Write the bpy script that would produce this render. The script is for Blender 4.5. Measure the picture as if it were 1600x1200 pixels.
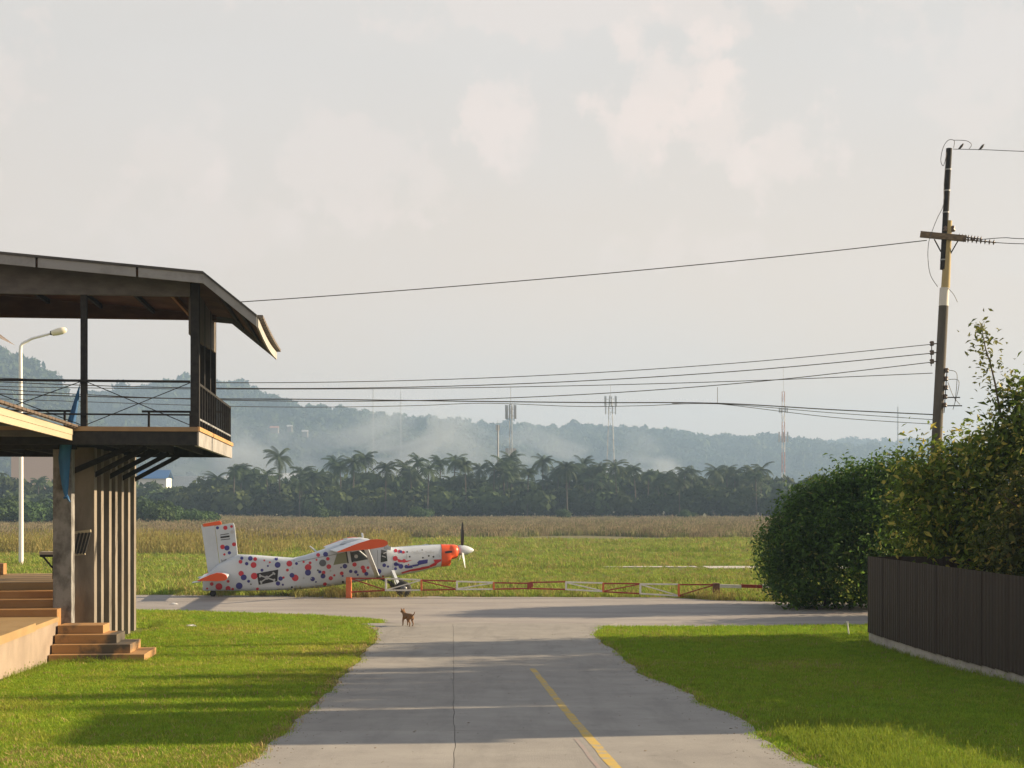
import bpy, bmesh, math, random
import numpy as np
from mathutils import Vector, Matrix, Quaternion
from mathutils.bvhtree import BVHTree

random.seed(7)
rng = np.random.default_rng(7)
scene = bpy.context.scene
C = scene.collection
for o in list(bpy.data.objects):
    bpy.data.objects.remove(o)
R = math.radians

# ------------------------------------------------------------------ camera
EYE, F, HORIZON = 3.66, 2200.0, 790.0      # metres, focal length and horizon row for a 1600 x 1200 frame
cam_d = bpy.data.cameras.new('camera')
cam = bpy.data.objects.new('camera', cam_d)
C.objects.link(cam)
cam.location = (0, 0, EYE)
cam.rotation_euler = (R(90), 0, 0)
cam_d.sensor_width = 36
cam_d.lens = F / 1600 * 36
cam_d.shift_y = (HORIZON - 600) / 1600
cam_d.clip_start, cam_d.clip_end = 0.5, 9000
scene.camera = cam

# ------------------------------------------------------------------ sky, sun, exposure
SUN_EL, SUN_AZ = R(20), R(11)               # azimuth measured from +X towards +Y
SUN = Vector((math.cos(SUN_EL) * math.cos(SUN_AZ), math.cos(SUN_EL) * math.sin(SUN_AZ), math.sin(SUN_EL)))
world = bpy.data.worlds.new('World')
scene.world = world
world.use_nodes = True
wt = world.node_tree
wt.nodes.clear()
def wn(kind, **kw):
    n = wt.nodes.new(kind)
    for k, v in kw.items():
        setattr(n, k, v)
    return n
w_out = wn('ShaderNodeOutputWorld')
w_bg = wn('ShaderNodeBackground')
w_sky = wn('ShaderNodeTexSky', sky_type='NISHITA')
w_sky.sun_disc = False
w_sky.sun_elevation = SUN_EL
w_sky.sun_rotation = R(90) - SUN_AZ
w_sky.dust_density = 3.0
w_sky.air_density = 1.0
w_bg.inputs['Strength'].default_value = 0.06
w_co = wn('ShaderNodeTexCoord')
# thin overcast veil over the whole sky, with soft cumulus heads in it
w_map = wn('ShaderNodeMapping')
w_map.inputs['Scale'].default_value = (1.0, 1.0, 1.7)
w_map.inputs['Location'].default_value = (0.35, 0.2, 0.12)
w_n1 = wn('ShaderNodeTexNoise')
w_n1.inputs['Scale'].default_value = 3.6
w_n1.inputs['Detail'].default_value = 9
w_n1.inputs['Roughness'].default_value = 0.52
w_n1.inputs['Distortion'].default_value = 0.35
w_r1 = wn('ShaderNodeValToRGB')
w_r1.color_ramp.elements[0].position = 0.46
w_r1.color_ramp.elements[1].position = 0.66
w_n2 = wn('ShaderNodeTexNoise')
w_n2.inputs['Scale'].default_value = 1.7
w_n2.inputs['Detail'].default_value = 4
w_r2 = wn('ShaderNodeValToRGB')
w_r2.color_ramp.elements[0].position = 0.35
w_r2.color_ramp.elements[1].position = 0.68
w_veil = wn('ShaderNodeMix', data_type='RGBA')
w_veil.inputs['A'].default_value = (5.55, 5.12, 4.72, 1)
w_veil.inputs['B'].default_value = (6.0, 5.5, 5.0, 1)
w_cloud = wn('ShaderNodeMix', data_type='RGBA')
w_cloud.inputs['B'].default_value = (6.35, 5.85, 5.5, 1)
w_mix = wn('ShaderNodeMix', data_type='RGBA')
L = wt.links.new
w_sep = wn('ShaderNodeSeparateXYZ')
L(w_co.outputs['Generated'], w_sep.inputs[0])
w_vf = wn('ShaderNodeMapRange')                 # the veil thins towards the zenith
w_vf.inputs['From Min'].default_value, w_vf.inputs['From Max'].default_value = .35, 1.0
w_vf.inputs['To Min'].default_value, w_vf.inputs['To Max'].default_value = .90, .05
L(w_sep.outputs['Z'], w_vf.inputs['Value'])
L(w_vf.outputs['Result'], w_mix.inputs['Factor'])
L(w_co.outputs['Generated'], w_map.inputs['Vector'])
L(w_map.outputs['Vector'], w_n1.inputs['Vector'])
L(w_map.outputs['Vector'], w_n2.inputs['Vector'])
L(w_n1.outputs['Fac'], w_r1.inputs['Fac'])
L(w_n2.outputs['Fac'], w_r2.inputs['Fac'])
L(w_r2.outputs['Color'], w_veil.inputs['Factor'])
w_hf = wn('ShaderNodeMapRange')                 # warm dusty air low over the horizon, all round
w_hf.inputs['From Min'].default_value, w_hf.inputs['From Max'].default_value = .30, .02
L(w_sep.outputs['Z'], w_hf.inputs['Value'])
w_hm = wn('ShaderNodeMix', data_type='RGBA')
w_hm.inputs['B'].default_value = (7.6, 5.7, 4.25, 1)
L(w_hf.outputs['Result'], w_hm.inputs['Factor'])
L(w_veil.outputs['Result'], w_hm.inputs['A'])
cur = w_hm.outputs['Result']
def sky_dir(px, py):
    return Vector(((px - 800) / F, 1.0, -(py - HORIZON) / F)).normalized()
w_n3 = wn('ShaderNodeTexNoise')
w_n3.inputs['Scale'].default_value = 26
w_n3.inputs['Detail'].default_value = 8
w_n3.inputs['Roughness'].default_value = .6
L(w_co.outputs['Generated'], w_n3.inputs['Vector'])
for px, py, rx, rz, amt in [(1005, 140, .042, .040, .6), (985, 200, .032, .035, .42), (770, 150, .026, .042, .6), (790, 200, .03, .03, .35), (1130, 215, .034, .036, .55), (1215, 250, .046, .034, .5), (880, 15, .16, .020, .35), (520, 260, .06, .04, .35), (290, 240, .03, .03, .25), (1060, 390, .05, .02, .3), (330, 360, .1, .03, .25), (1600, 60, .10, .05, .25), (-300, 100, .12, .05, .3), (2100, 200, .1, .05, .4)]:
    sb = wn('ShaderNodeVectorMath', operation='SUBTRACT')
    sb.inputs[1].default_value = sky_dir(px, py)
    ml = wn('ShaderNodeVectorMath', operation='MULTIPLY')
    ml.inputs[1].default_value = (1 / rx, 1 / rx, 1 / rz)
    ln = wn('ShaderNodeVectorMath', operation='LENGTH')
    ad = wn('ShaderNodeMath', operation='MULTIPLY_ADD')
    ad.inputs[1].default_value = 4.6
    mr = wn('ShaderNodeMapRange', interpolation_type='SMOOTHSTEP')
    mr.inputs['From Min'].default_value, mr.inputs['From Max'].default_value = 3.35, 2.80
    mr.inputs['To Max'].default_value = amt
    L(w_co.outputs['Generated'], sb.inputs[0])
    L(sb.outputs[0], ml.inputs[0])
    L(ml.outputs[0], ln.inputs[0])
    L(w_n3.outputs['Fac'], ad.inputs[0])
    L(ln.outputs['Value'], ad.inputs[2])
    L(ad.outputs[0], mr.inputs['Value'])
    cm = wn('ShaderNodeMix', data_type='RGBA')
    cm.inputs['B'].default_value = (7.6, 6.25, 5.5, 1)
    L(mr.outputs['Result'], cm.inputs['Factor'])
    L(cur, cm.inputs['A'])
    cur = cm.outputs['Result']
w_cf = wn('ShaderNodeMath', operation='MULTIPLY')
w_cf.inputs[1].default_value = 0.3
L(w_r1.outputs['Color'], w_cf.inputs[0])
L(w_cf.outputs[0], w_cloud.inputs['Factor'])
L(cur, w_cloud.inputs['A'])
L(w_sky.outputs['Color'], w_mix.inputs['A'])
L(w_cloud.outputs['Result'], w_mix.inputs['B'])
L(w_mix.outputs['Result'], w_bg.inputs['Color'])
L(w_bg.outputs['Background'], w_out.inputs['Surface'])

sun_d = bpy.data.lights.new('sun', 'SUN')
sun_d.energy = 5.0
sun_d.angle = R(0.55)
sun_d.color = (1.0, 0.78, 0.51)
sun = bpy.data.objects.new('sun', sun_d)
sun.rotation_euler = SUN.to_track_quat('Z', 'Y').to_euler()
sun.location = (60, 10, 40)
C.objects.link(sun)
vs = scene.view_settings
vs.view_transform = 'Standard'
vs.look = 'None'
vs.exposure = 1.25
vs.gamma = 1.0
vs.use_curve_mapping = False
scene.render.engine = 'CYCLES'
scene.cycles.use_denoising = True
scene.cycles.max_bounces = 6
scene.cycles.diffuse_bounces = 3
scene.cycles.glossy_bounces = 2
scene.cycles.transmission_bounces = 4
scene.cycles.transparent_max_bounces = 8
scene.cycles.volume_bounces = 0
scene.cycles.sample_clamp_indirect = 6
scene.cycles.volume_max_steps = 256

# ------------------------------------------------------------------ helpers
def at(px, py, Y):
    """Point at depth Y that stands at pixel (px, py) of the 1600 x 1200 photograph."""
    return Vector(((px - 800) * Y / F, Y, EYE - (py - HORIZON) * Y / F))

GY = [(-60, 2.6), (0, 1.55), (15, .86), (19.5, .62), (21.5, .52), (29.4, .17), (32, .08), (37, .0), (41, 0)]
def ground_z(y):
    for (a, za), (b, zb) in zip(GY, GY[1:]):
        if y <= b:
            t = max(0, (y - a) / (b - a))
            return za + (zb - za) * t
    return 0.0
def road_c(y):
    return .29 - .0425 * (y - 15)

MATS = {}
def mat(name, col, rough=.7, metal=0., noise=None, bump=0., spec=.5, col2=None, scale=8., detail=5., stain=None, attr=None, transl=0., stretch=None, lo=.35, hi=.65, obj_rand=0.):
    """Principled material; noise mixes col with col2, optional vertex colour attribute multiplies it."""
    if name in MATS:
        return MATS[name]
    m = bpy.data.materials.new(name)
    m.use_nodes = True
    nt = m.node_tree
    nt.nodes.clear()
    out = nt.nodes.new('ShaderNodeOutputMaterial')
    p = nt.nodes.new('ShaderNodeBsdfPrincipled')
    p.inputs['Roughness'].default_value = rough
    p.inputs['Metallic'].default_value = metal
    p.inputs['Specular IOR Level'].default_value = spec
    lk = nt.links.new
    rgb = nt.nodes.new('ShaderNodeRGB')
    rgb.outputs[0].default_value = (*col, 1)
    cur = rgb.outputs[0]
    tc = nt.nodes.new('ShaderNodeTexCoord')
    vec = tc.outputs['Object']
    if stretch:
        mp = nt.nodes.new('ShaderNodeMapping')
        mp.inputs['Scale'].default_value = stretch
        lk(vec, mp.inputs['Vector'])
        vec = mp.outputs['Vector']
    nz = None
    if col2 is not None:
        nz = nt.nodes.new('ShaderNodeTexNoise')
        nz.inputs['Scale'].default_value = scale
        nz.inputs['Detail'].default_value = detail
        nz.inputs['Roughness'].default_value = .6
        lk(vec, nz.inputs['Vector'])
        rp = nt.nodes.new('ShaderNodeValToRGB')
        rp.color_ramp.elements[0].position = lo
        rp.color_ramp.elements[1].position = hi
        lk(nz.outputs['Fac'], rp.inputs['Fac'])
        mx = nt.nodes.new('ShaderNodeMix')
        mx.data_type = 'RGBA'
        lk(rp.outputs['Color'], mx.inputs['Factor'])
        lk(cur, mx.inputs['A'])
        mx.inputs['B'].default_value = (*col2, 1)
        cur = mx.outputs['Result']
    if stain:                                 # (scale, stretch, darkest factor): broad dirt on top of the fine grain
        for st_scale, st_vec, st_dark, st_lo, st_hi in stain:
            mp2 = nt.nodes.new('ShaderNodeMapping')
            mp2.inputs['Scale'].default_value = st_vec
            lk(tc.outputs['Object'], mp2.inputs['Vector'])
            n2_ = nt.nodes.new('ShaderNodeTexNoise')
            n2_.inputs['Scale'].default_value = st_scale
            n2_.inputs['Detail'].default_value = 7
            n2_.inputs['Roughness'].default_value = .65
            lk(mp2.outputs['Vector'], n2_.inputs['Vector'])
            r2_ = nt.nodes.new('ShaderNodeMapRange')
            r2_.inputs['From Min'].default_value, r2_.inputs['From Max'].default_value = st_lo, st_hi
            r2_.inputs['To Min'].default_value, r2_.inputs['To Max'].default_value = 1, st_dark
            lk(n2_.outputs['Fac'], r2_.inputs['Value'])
            mx = nt.nodes.new('ShaderNodeMix')
            mx.data_type = 'RGBA'
            mx.blend_type = 'MULTIPLY'
            mx.inputs['Factor'].default_value = 1
            lk(cur, mx.inputs['A'])
            lk(r2_.outputs['Result'], mx.inputs['B'])
            cur = mx.outputs['Result']
    if attr:
        at_n = nt.nodes.new('ShaderNodeAttribute')
        at_n.attribute_name = attr
        mx = nt.nodes.new('ShaderNodeMix')
        mx.data_type = 'RGBA'
        mx.blend_type = 'MULTIPLY'
        mx.inputs['Factor'].default_value = 1
        lk(cur, mx.inputs['A'])
        lk(at_n.outputs['Color'], mx.inputs['B'])
        cur = mx.outputs['Result']
    if obj_rand:
        oi = nt.nodes.new('ShaderNodeObjectInfo')
        mr = nt.nodes.new('ShaderNodeMapRange')
        mr.inputs['To Min'].default_value = 1 - obj_rand
        mr.inputs['To Max'].default_value = 1 + obj_rand
        lk(oi.outputs['Random'], mr.inputs['Value'])
        hs = nt.nodes.new('ShaderNodeHueSaturation')
        lk(mr.outputs['Result'], hs.inputs['Value'])
        mh = nt.nodes.new('ShaderNodeMapRange')
        mh.inputs['To Min'].default_value = .5 - obj_rand * .06
        mh.inputs['To Max'].default_value = .5 + obj_rand * .06
        ml = nt.nodes.new('ShaderNodeMath')
        ml.operation = 'MULTIPLY_ADD'
        ml.inputs[1].default_value = 7.31
        ml.inputs[2].default_value = .17
        fr = nt.nodes.new('ShaderNodeMath')
        fr.operation = 'FRACT'
        lk(oi.outputs['Random'], ml.inputs[0])
        lk(ml.outputs[0], fr.inputs[0])
        lk(fr.outputs[0], mh.inputs['Value'])
        lk(mh.outputs['Result'], hs.inputs['Hue'])
        lk(cur, hs.inputs['Color'])
        cur = hs.outputs['Color']
    lk(cur, p.inputs['Base Color'])
    if bump:
        if nz is None or noise:
            nz = nt.nodes.new('ShaderNodeTexNoise')
            nz.inputs['Scale'].default_value = noise or 30
            nz.inputs['Detail'].default_value = 6
            lk(vec, nz.inputs['Vector'])
        b = nt.nodes.new('ShaderNodeBump')
        b.inputs['Strength'].default_value = bump
        b.inputs['Distance'].default_value = .03
        lk(nz.outputs['Fac'], b.inputs['Height'])
        lk(b.outputs['Normal'], p.inputs['Normal'])
    sh = p.outputs[0]
    if transl:
        tr = nt.nodes.new('ShaderNodeBsdfTranslucent')
        lk(cur, tr.inputs['Color'])
        ms = nt.nodes.new('ShaderNodeMixShader')
        ms.inputs[0].default_value = transl
        lk(sh, ms.inputs[1])
        lk(tr.outputs[0], ms.inputs[2])
        sh = ms.outputs[0]
    lk(sh, out.inputs['Surface'])
    MATS[name] = m
    return m

class MB:
    """Collects shapes for one mesh."""
    def __init__(self):
        self.v, self.f, self.sm = [], [], []
    def add(self, verts, faces, smooth=False):
        n = len(self.v)
        self.v += [tuple(p) for p in verts]
        self.f += [tuple(i + n for i in f) for f in faces]
        self.sm += [smooth] * len(faces)
        return self
    def box(self, x0, x1, y0, y1, z0, z1):
        return self.add([(x0, y0, z0), (x1, y0, z0), (x1, y1, z0), (x0, y1, z0), (x0, y0, z1), (x1, y0, z1), (x1, y1, z1), (x0, y1, z1)],
                        [(3, 2, 1, 0), (4, 5, 6, 7), (0, 1, 5, 4), (1, 2, 6, 5), (2, 3, 7, 6), (3, 0, 4, 7)])
    def bar(self, a, b, w, h=None, up=(0, 0, 1)):
        """Rectangular bar from a to b, w across and h along up."""
        a, b, up = Vector(a), Vector(b), Vector(up)
        h = h or w
        d = (b - a).normalized()
        s = d.cross(up)
        if s.length < 1e-4:
            s = d.cross(Vector((0, 1, 0)))
        s.normalize()
        u = s.cross(d).normalized()
        s, u = s * w / 2, u * h / 2
        vs_ = [a - s - u, a + s - u, a + s + u, a - s + u, b - s - u, b + s - u, b + s + u, b - s + u]
        return self.add(vs_, [(3, 2, 1, 0), (4, 5, 6, 7), (0, 1, 5, 4), (1, 2, 6, 5), (2, 3, 7, 6), (3, 0, 4, 7)])
    def tube(self, pts, r, n=6, cap=True):
        pts = [Vector(p) for p in pts]
        rs = r if isinstance(r, (list, tuple)) else [r] * len(pts)
        vs_, fs = [], []
        ref = Vector((0, 0, 1))
        for i, p in enumerate(pts):
            d = (pts[min(i + 1, len(pts) - 1)] - pts[max(i - 1, 0)]).normalized()
            s = d.cross(ref)
            if s.length < .05:
                s = d.cross(Vector((0, 1, 0)))
            s.normalize()
            u = s.cross(d)
            for k in range(n):
                a = 2 * math.pi * k / n
                vs_.append(p + (s * math.cos(a) + u * math.sin(a)) * rs[i])
        for i in range(len(pts) - 1):
            for k in range(n):
                fs.append((i * n + k, i * n + (k + 1) % n, (i + 1) * n + (k + 1) % n, (i + 1) * n + k))
        self.add(vs_, fs, n > 4)
        if cap:
            self.add(vs_[:n], [tuple(range(n))[::-1]])
            self.add(vs_[-n:], [tuple(range(n))])
        return self
    def lathe(self, prof, c=(0, 0, 0), axis='z', n=12):
        """prof: list of (radius, height)."""
        vs_, fs = [], []
        for r, h in prof:
            for k in range(n):
                a = 2 * math.pi * k / n
                x, y = r * math.cos(a), r * math.sin(a)
                q = {'z': (x, y, h), 'x': (h, x, y), 'y': (y, h, x)}[axis]
                vs_.append((c[0] + q[0], c[1] + q[1], c[2] + q[2]))
        for i in range(len(prof) - 1):
            for k in range(n):
                fs.append((i * n + k, i * n + (k + 1) % n, (i + 1) * n + (k + 1) % n, (i + 1) * n + k))
        fs.append(tuple(range(n))[::-1])
        m = (len(prof) - 1) * n
        fs.append(tuple(range(m, m + n)))
        return self.add(vs_, fs, True)
    def prism(self, poly, a0, a1, axis='y'):
        """Polygon in the plane across axis, pushed from a0 to a1."""
        def q(p, a):
            return {'y': (p[0], a, p[1]), 'x': (a, p[0], p[1]), 'z': (p[0], p[1], a)}[axis]
        n = len(poly)
        vs_ = [q(p, a0) for p in poly] + [q(p, a1) for p in poly]
        fs = [tuple(range(n)), tuple(range(n, 2 * n))[::-1]] + [(i, i + n, (i + 1) % n + n, (i + 1) % n) for i in range(n)]
        return self.add(vs_, fs)
    def loft(self, rings, cap=True, smooth=True):
        n = len(rings[0])
        vs_ = [p for r in rings for p in r]
        fs = []
        for i in range(len(rings) - 1):
            for k in range(n):
                fs.append((i * n + k, i * n + (k + 1) % n, (i + 1) * n + (k + 1) % n, (i + 1) * n + k))
        self.add(vs_, fs, smooth)
        if cap:
            self.add(rings[0], [tuple(range(n))[::-1]])
            self.add(rings[-1], [tuple(range(n))])
        return self
    def mesh(self, name, m):
        me = bpy.data.meshes.new(name)
        me.from_pydata(self.v, [], self.f)
        me.polygons.foreach_set('use_smooth', self.sm)
        if m:
            me.materials.append(m)
        bm = bmesh.new()
        bm.from_mesh(me)
        bmesh.ops.recalc_face_normals(bm, faces=bm.faces)
        bm.to_mesh(me)
        bm.free()
        return me
    def build(self, name, m, parent=None, bevel=0, **tags):
        o = bpy.data.objects.new(name, self.mesh(name, m))
        C.objects.link(o)
        o.parent = parent
        if bevel:
            b = o.modifiers.new('bevel', 'BEVEL')
            b.width = bevel
            b.segments = 2
            b.limit_method = 'ANGLE'
        tag(o, **tags)
        return o

def tag(o, label=None, cat=None, group=None, kind=None):
    if label: o['label'] = label
    if cat: o['category'] = cat
    if group: o['group'] = group
    if kind: o['kind'] = kind
    return o
def thing(name, label, cat, loc=(0, 0, 0), rotz=0., group=None):
    o = bpy.data.objects.new(name, None)
    C.objects.link(o)
    o.empty_display_size = .3
    o.location = loc
    o.rotation_euler = (0, 0, rotz)
    return tag(o, label, cat, group)
def children_of(root, everything):
    return [o for o in everything if o.parent == root]
def copy_tree(root, loc, rotz=0, scale=1., label=None):
    r = root.copy()
    C.objects.link(r)
    r.location = loc
    r.rotation_euler = (0, 0, rotz)
    r.scale = (scale, scale, scale) if not isinstance(scale, tuple) else scale
    if label:
        r['label'] = label
    for ch in root.children:
        c = ch.copy()
        C.objects.link(c)
        c.parent = r
    return r
def np_mesh(name, verts, faces, m, col=None):
    """Fast mesh of equal faces from numpy arrays, optional per-vertex colour."""
    me = bpy.data.meshes.new(name)
    nv, nf, k = len(verts), len(faces), faces.shape[1]
    me.vertices.add(nv)
    me.vertices.foreach_set('co', verts.astype(np.float32).ravel())
    me.loops.add(nf * k)
    me.loops.foreach_set('vertex_index', faces.astype(np.int32).ravel())
    me.polygons.add(nf)
    me.polygons.foreach_set('loop_start', np.arange(0, nf * k, k, dtype=np.int32))
    if m:
        me.materials.append(m)
    if col is not None:
        a = me.color_attributes.new('Col', 'FLOAT_COLOR', 'POINT')
        a.data.foreach_set('color', np.concatenate([col, np.ones((nv, 1))], 1).astype(np.float32).ravel())
    me.update(calc_edges=True)
    return me

def vnoise(x, y, s=1., seed=0):
    """Cheap smooth value noise for arrays, 0..1."""
    x, y = np.asarray(x, float) / s + seed * 17.3, np.asarray(y, float) / s + seed * 9.1
    xi, yi = np.floor(x), np.floor(y)
    fx, fy = x - xi, y - yi
    fx, fy = fx * fx * (3 - 2 * fx), fy * fy * (3 - 2 * fy)
    def h(a, b):
        v = np.sin(a * 127.1 + b * 311.7) * 43758.5453
        return v - np.floor(v)
    return (h(xi, yi) * (1 - fx) + h(xi + 1, yi) * fx) * (1 - fy) + (h(xi, yi + 1) * (1 - fx) + h(xi + 1, yi + 1) * fx) * fy
def fbm(x, y, s, seed=0, octs=4):
    t, a, w = 0, 1., 0
    for k in range(octs):
        t = t + a * vnoise(x, y, s / 2 ** k, seed + k)
        w += a
        a *= .5
    return t / w

# ------------------------------------------------------------------ scattering (stuff only)
def scatter(name, pts, scales, protos, m, label, cat, tilt=.0, which=None):
    """One object whose points carry instances of a few small clump meshes."""
    pts = np.asarray(pts, np.float32)
    n = len(pts)
    me = bpy.data.meshes.new(name)
    me.vertices.add(n)
    me.vertices.foreach_set('co', pts.ravel())
    a = me.attributes.new('size', 'FLOAT_VECTOR', 'POINT')
    sc = np.asarray(scales, np.float32)
    if sc.ndim == 1:
        sc = np.stack([sc, sc, sc], 1)
    a.data.foreach_set('vector', np.ascontiguousarray(sc, np.float32).ravel())
    r = me.attributes.new('turn', 'FLOAT_VECTOR', 'POINT')
    rot = np.stack([rng.normal(0, tilt + 1e-6, n), rng.normal(0, tilt + 1e-6, n), rng.uniform(0, 6.283, n)], 1).astype(np.float32)
    r.data.foreach_set('vector', rot.ravel())
    w = me.attributes.new('which', 'INT', 'POINT')
    w.data.foreach_set('value', (rng.integers(0, len(protos), n) if which is None else np.array(which)).astype(np.int32))
    o = bpy.data.objects.new(name, me)
    C.objects.link(o)
    tag(o, label, cat, kind='stuff')
    col = bpy.data.collections.new(name + '_clumps')
    for i, pm in enumerate(protos):
        po = bpy.data.objects.new('%s_clump_%d' % (name, i), pm)
        col.objects.link(po)
    ng = bpy.data.node_groups.new(name, 'GeometryNodeTree')
    ng.interface.new_socket('Geometry', in_out='INPUT', socket_type='NodeSocketGeometry')
    ng.interface.new_socket('Geometry', in_out='OUTPUT', socket_type='NodeSocketGeometry')
    gi, go = ng.nodes.new('NodeGroupInput'), ng.nodes.new('NodeGroupOutput')
    iop = ng.nodes.new('GeometryNodeInstanceOnPoints')
    ci = ng.nodes.new('GeometryNodeCollectionInfo')
    ci.inputs['Collection'].default_value = col
    ci.inputs['Separate Children'].default_value = True
    ci.inputs['Reset Children'].default_value = True
    def named(nm, ty):
        q = ng.nodes.new('GeometryNodeInputNamedAttribute')
        q.data_type = ty
        q.inputs['Name'].default_value = nm
        return [s for s in q.outputs if s.enabled and s.name == 'Attribute'][0]
    lk = ng.links.new
    lk(gi.outputs[0], iop.inputs['Points'])
    lk(ci.outputs[0], iop.inputs['Instance'])
    iop.inputs['Pick Instance'].default_value = True
    lk(named('which', 'INT'), iop.inputs['Instance Index'])
    lk(named('turn', 'FLOAT_VECTOR'), iop.inputs['Rotation'])
    lk(named('size', 'FLOAT_VECTOR'), iop.inputs['Scale'])
    lk(iop.outputs[0], go.inputs[0])
    md = o.modifiers.new('scatter', 'NODES')
    md.node_group = ng
    return o

def blade_clump(name, n, h, w, spread, lean, m, seeds=0):
    """A tuft of n bent blades."""
    V, Fc = [], []
    for i in range(n):
        a, r = random.uniform(0, 6.283), spread * math.sqrt(random.random())
        x, y = r * math.cos(a), r * math.sin(a)
        d = random.uniform(0, 6.283)
        hh = h * random.uniform(.55, 1.1)
        ln = lean * random.uniform(.3, 1.3) * hh
        dx, dy = math.cos(d), math.sin(d)
        sx, sy = -dy * w / 2, dx * w / 2
        k = len(V)
        V += [(x - sx, y - sy, -.01), (x + sx, y + sy, -.01), (x - sx * .8 + dx * ln * .35, y - sy * .8 + dy * ln * .35, hh * .6), (x + sx * .8 + dx * ln * .35, y + sy * .8 + dy * ln * .35, hh * .6), (x + dx * ln, y + dy * ln, hh)]
        Fc += [(k, k + 1, k + 3, k + 2), (k + 2, k + 3, k + 4)]
        if i < seeds:
            k = len(V)
            t = Vector((x + dx * ln, y + dy * ln, hh))
            V += [t + Vector((-w, 0, 0)), t + Vector((w, 0, 0)), t + Vector((w * .3, 0, h * .28)), t + Vector((0, -w, 0)), t + Vector((0, w, 0)), t + Vector((0, 0, h * .3))]
            Fc += [(k, k + 1, k + 2), (k + 3, k + 4, k + 5)]
    me = bpy.data.meshes.new(name)
    me.from_pydata(V, [], Fc)
    me.materials.append(m)
    return me

# ================================================================== THE SETTING
# ------------------------------------------------------------------ ground: one sheet to the foot of the hills
TAXI_NEAR = [(-60, 49.5), (-12.5, 48.9), (-6.5, 46.6), (-4.2, 44.9), (-3.9, 43.5), (2.0, 42.4), (2.4, 42.3), (5, 42.3), (11, 42.8), (30, 43.5), (60, 44)]
TAXI_FAR = [(-60, 59.0), (-16, 57.6), (-8, 56.9), (0, 56.3), (6.5, 55.9), (8, 54.2), (14, 52.4), (30, 51.5), (60, 51)]
def lerp_pts(P, x):
    for (a, ya), (b, yb) in zip(P, P[1:]):
        if x <= b:
            return ya + (yb - ya) * max(0, (x - a) / (b - a))
    return P[-1][1]
EDGE_Y = np.arange(-20, 50, .05)
EDGE_L = [float(v) for v in fbm(EDGE_Y, EDGE_Y * 0 + 3., 3.0, 21, 5) - .5]
EDGE_R = [float(v) for v in fbm(EDGE_Y, EDGE_Y * 0 + 7., 3.0, 25, 5) - .5]
def road_half(y):
    """Half width left and right of the centre line, with the flare at the junction."""
    fl = max(0, (y - 39.5)) / 4.0
    k = min(max(int((y + 20) * 20), 0), len(EDGE_L) - 1)
    return 3.0 + .34 * min(max((21 - y) / 6, 0), 1) + .9 * fl ** 2 + .6 * EDGE_L[k], 3.02 + 1.1 * fl ** 2 + .6 * EDGE_R[k]

def spaced(a, b, first, grow):
    out, s = [a], first
    while out[-1] < b:
        out.append(out[-1] + s)
        s *= grow
    return out
xs = spaced(0, 2900, .5, 1.06)
xs = sorted(set([-x for x in xs] + xs))
ys = [-60, -40, -20, -10, 0, 5, 10] + list(np.arange(12, 60, .5)) + spaced(60, 3300, .6, 1.05)
X, Yg = np.meshgrid(np.array(xs), np.array(ys))
Z = np.vectorize(ground_z)(Yg)
Z = Z + np.where(Yg > 70, (fbm(X, Yg, 30, 3) - .5) * .25 * np.clip((Yg - 70) / 60, 0, 1), 0)
nx, ny = len(xs), len(ys)
vv = np.stack([X.ravel(), Yg.ravel(), Z.ravel()], 1)
ii = np.arange(nx * ny).reshape(ny, nx)
ff = np.stack([ii[:-1, :-1].ravel(), ii[:-1, 1:].ravel(), ii[1:, 1:].ravel(), ii[1:, :-1].ravel()], 1)
x_, y_ = vv[:, 0], vv[:, 1]
n1, n2 = fbm(x_, y_, 6, 1)[:, None], fbm(x_, y_, 1.5, 2)[:, None]
lawn = np.array([.15, .21, .022]) * (1 - n1) + np.array([.19, .20, .04]) * n1
field = np.array([.13, .175, .04]) * (1 - n1) + np.array([.21, .21, .06]) * n1
dry = np.array([.24, .21, .12]) * (1 - n1) + np.array([.18, .18, .09]) * n1
t1 = np.clip((y_ - 50) / 20, 0, 1)[:, None]
t2 = np.clip((y_ - 125) / 25, 0, 1)[:, None]
colr = lawn * (1 - t1) + field * t1
colr = colr * (1 - t2) + dry * t2
cl = np.vectorize(road_c)(y_)
edge = np.abs(x_ - cl) - 3.0
dirt = np.clip(1 - np.abs(edge - .0) / .55, 0, 1) * (y_ < 46)
tn = np.array([lerp_pts(TAXI_NEAR, a) for a in x_])
tf = np.array([lerp_pts(TAXI_FAR, a) for a in x_])
dirt = np.maximum(dirt, np.clip(1 - np.abs(y_ - tn) / .5, 0, 1))
dirt = np.maximum(dirt, np.clip(1 - np.abs(y_ - tf) / 1.2, 0, 1))[:, None] * (.4 + .6 * n2)
colr = colr * (1 - dirt) + np.array([.27, .20, .13]) * dirt
ground_m = mat('ground_soil_and_turf', (1, 1, 1), .95, col2=(.62, .66, .6), scale=5, attr='Col', bump=.5, noise=22, spec=.1)
ground = bpy.data.objects.new('ground', np_mesh('ground', vv, ff, ground_m, colr))
C.objects.link(ground)
tag(ground, 'grassy open ground of the airfield and lawns', kind='structure')
for p in ground.data.polygons:
    p.use_smooth = True

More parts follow.
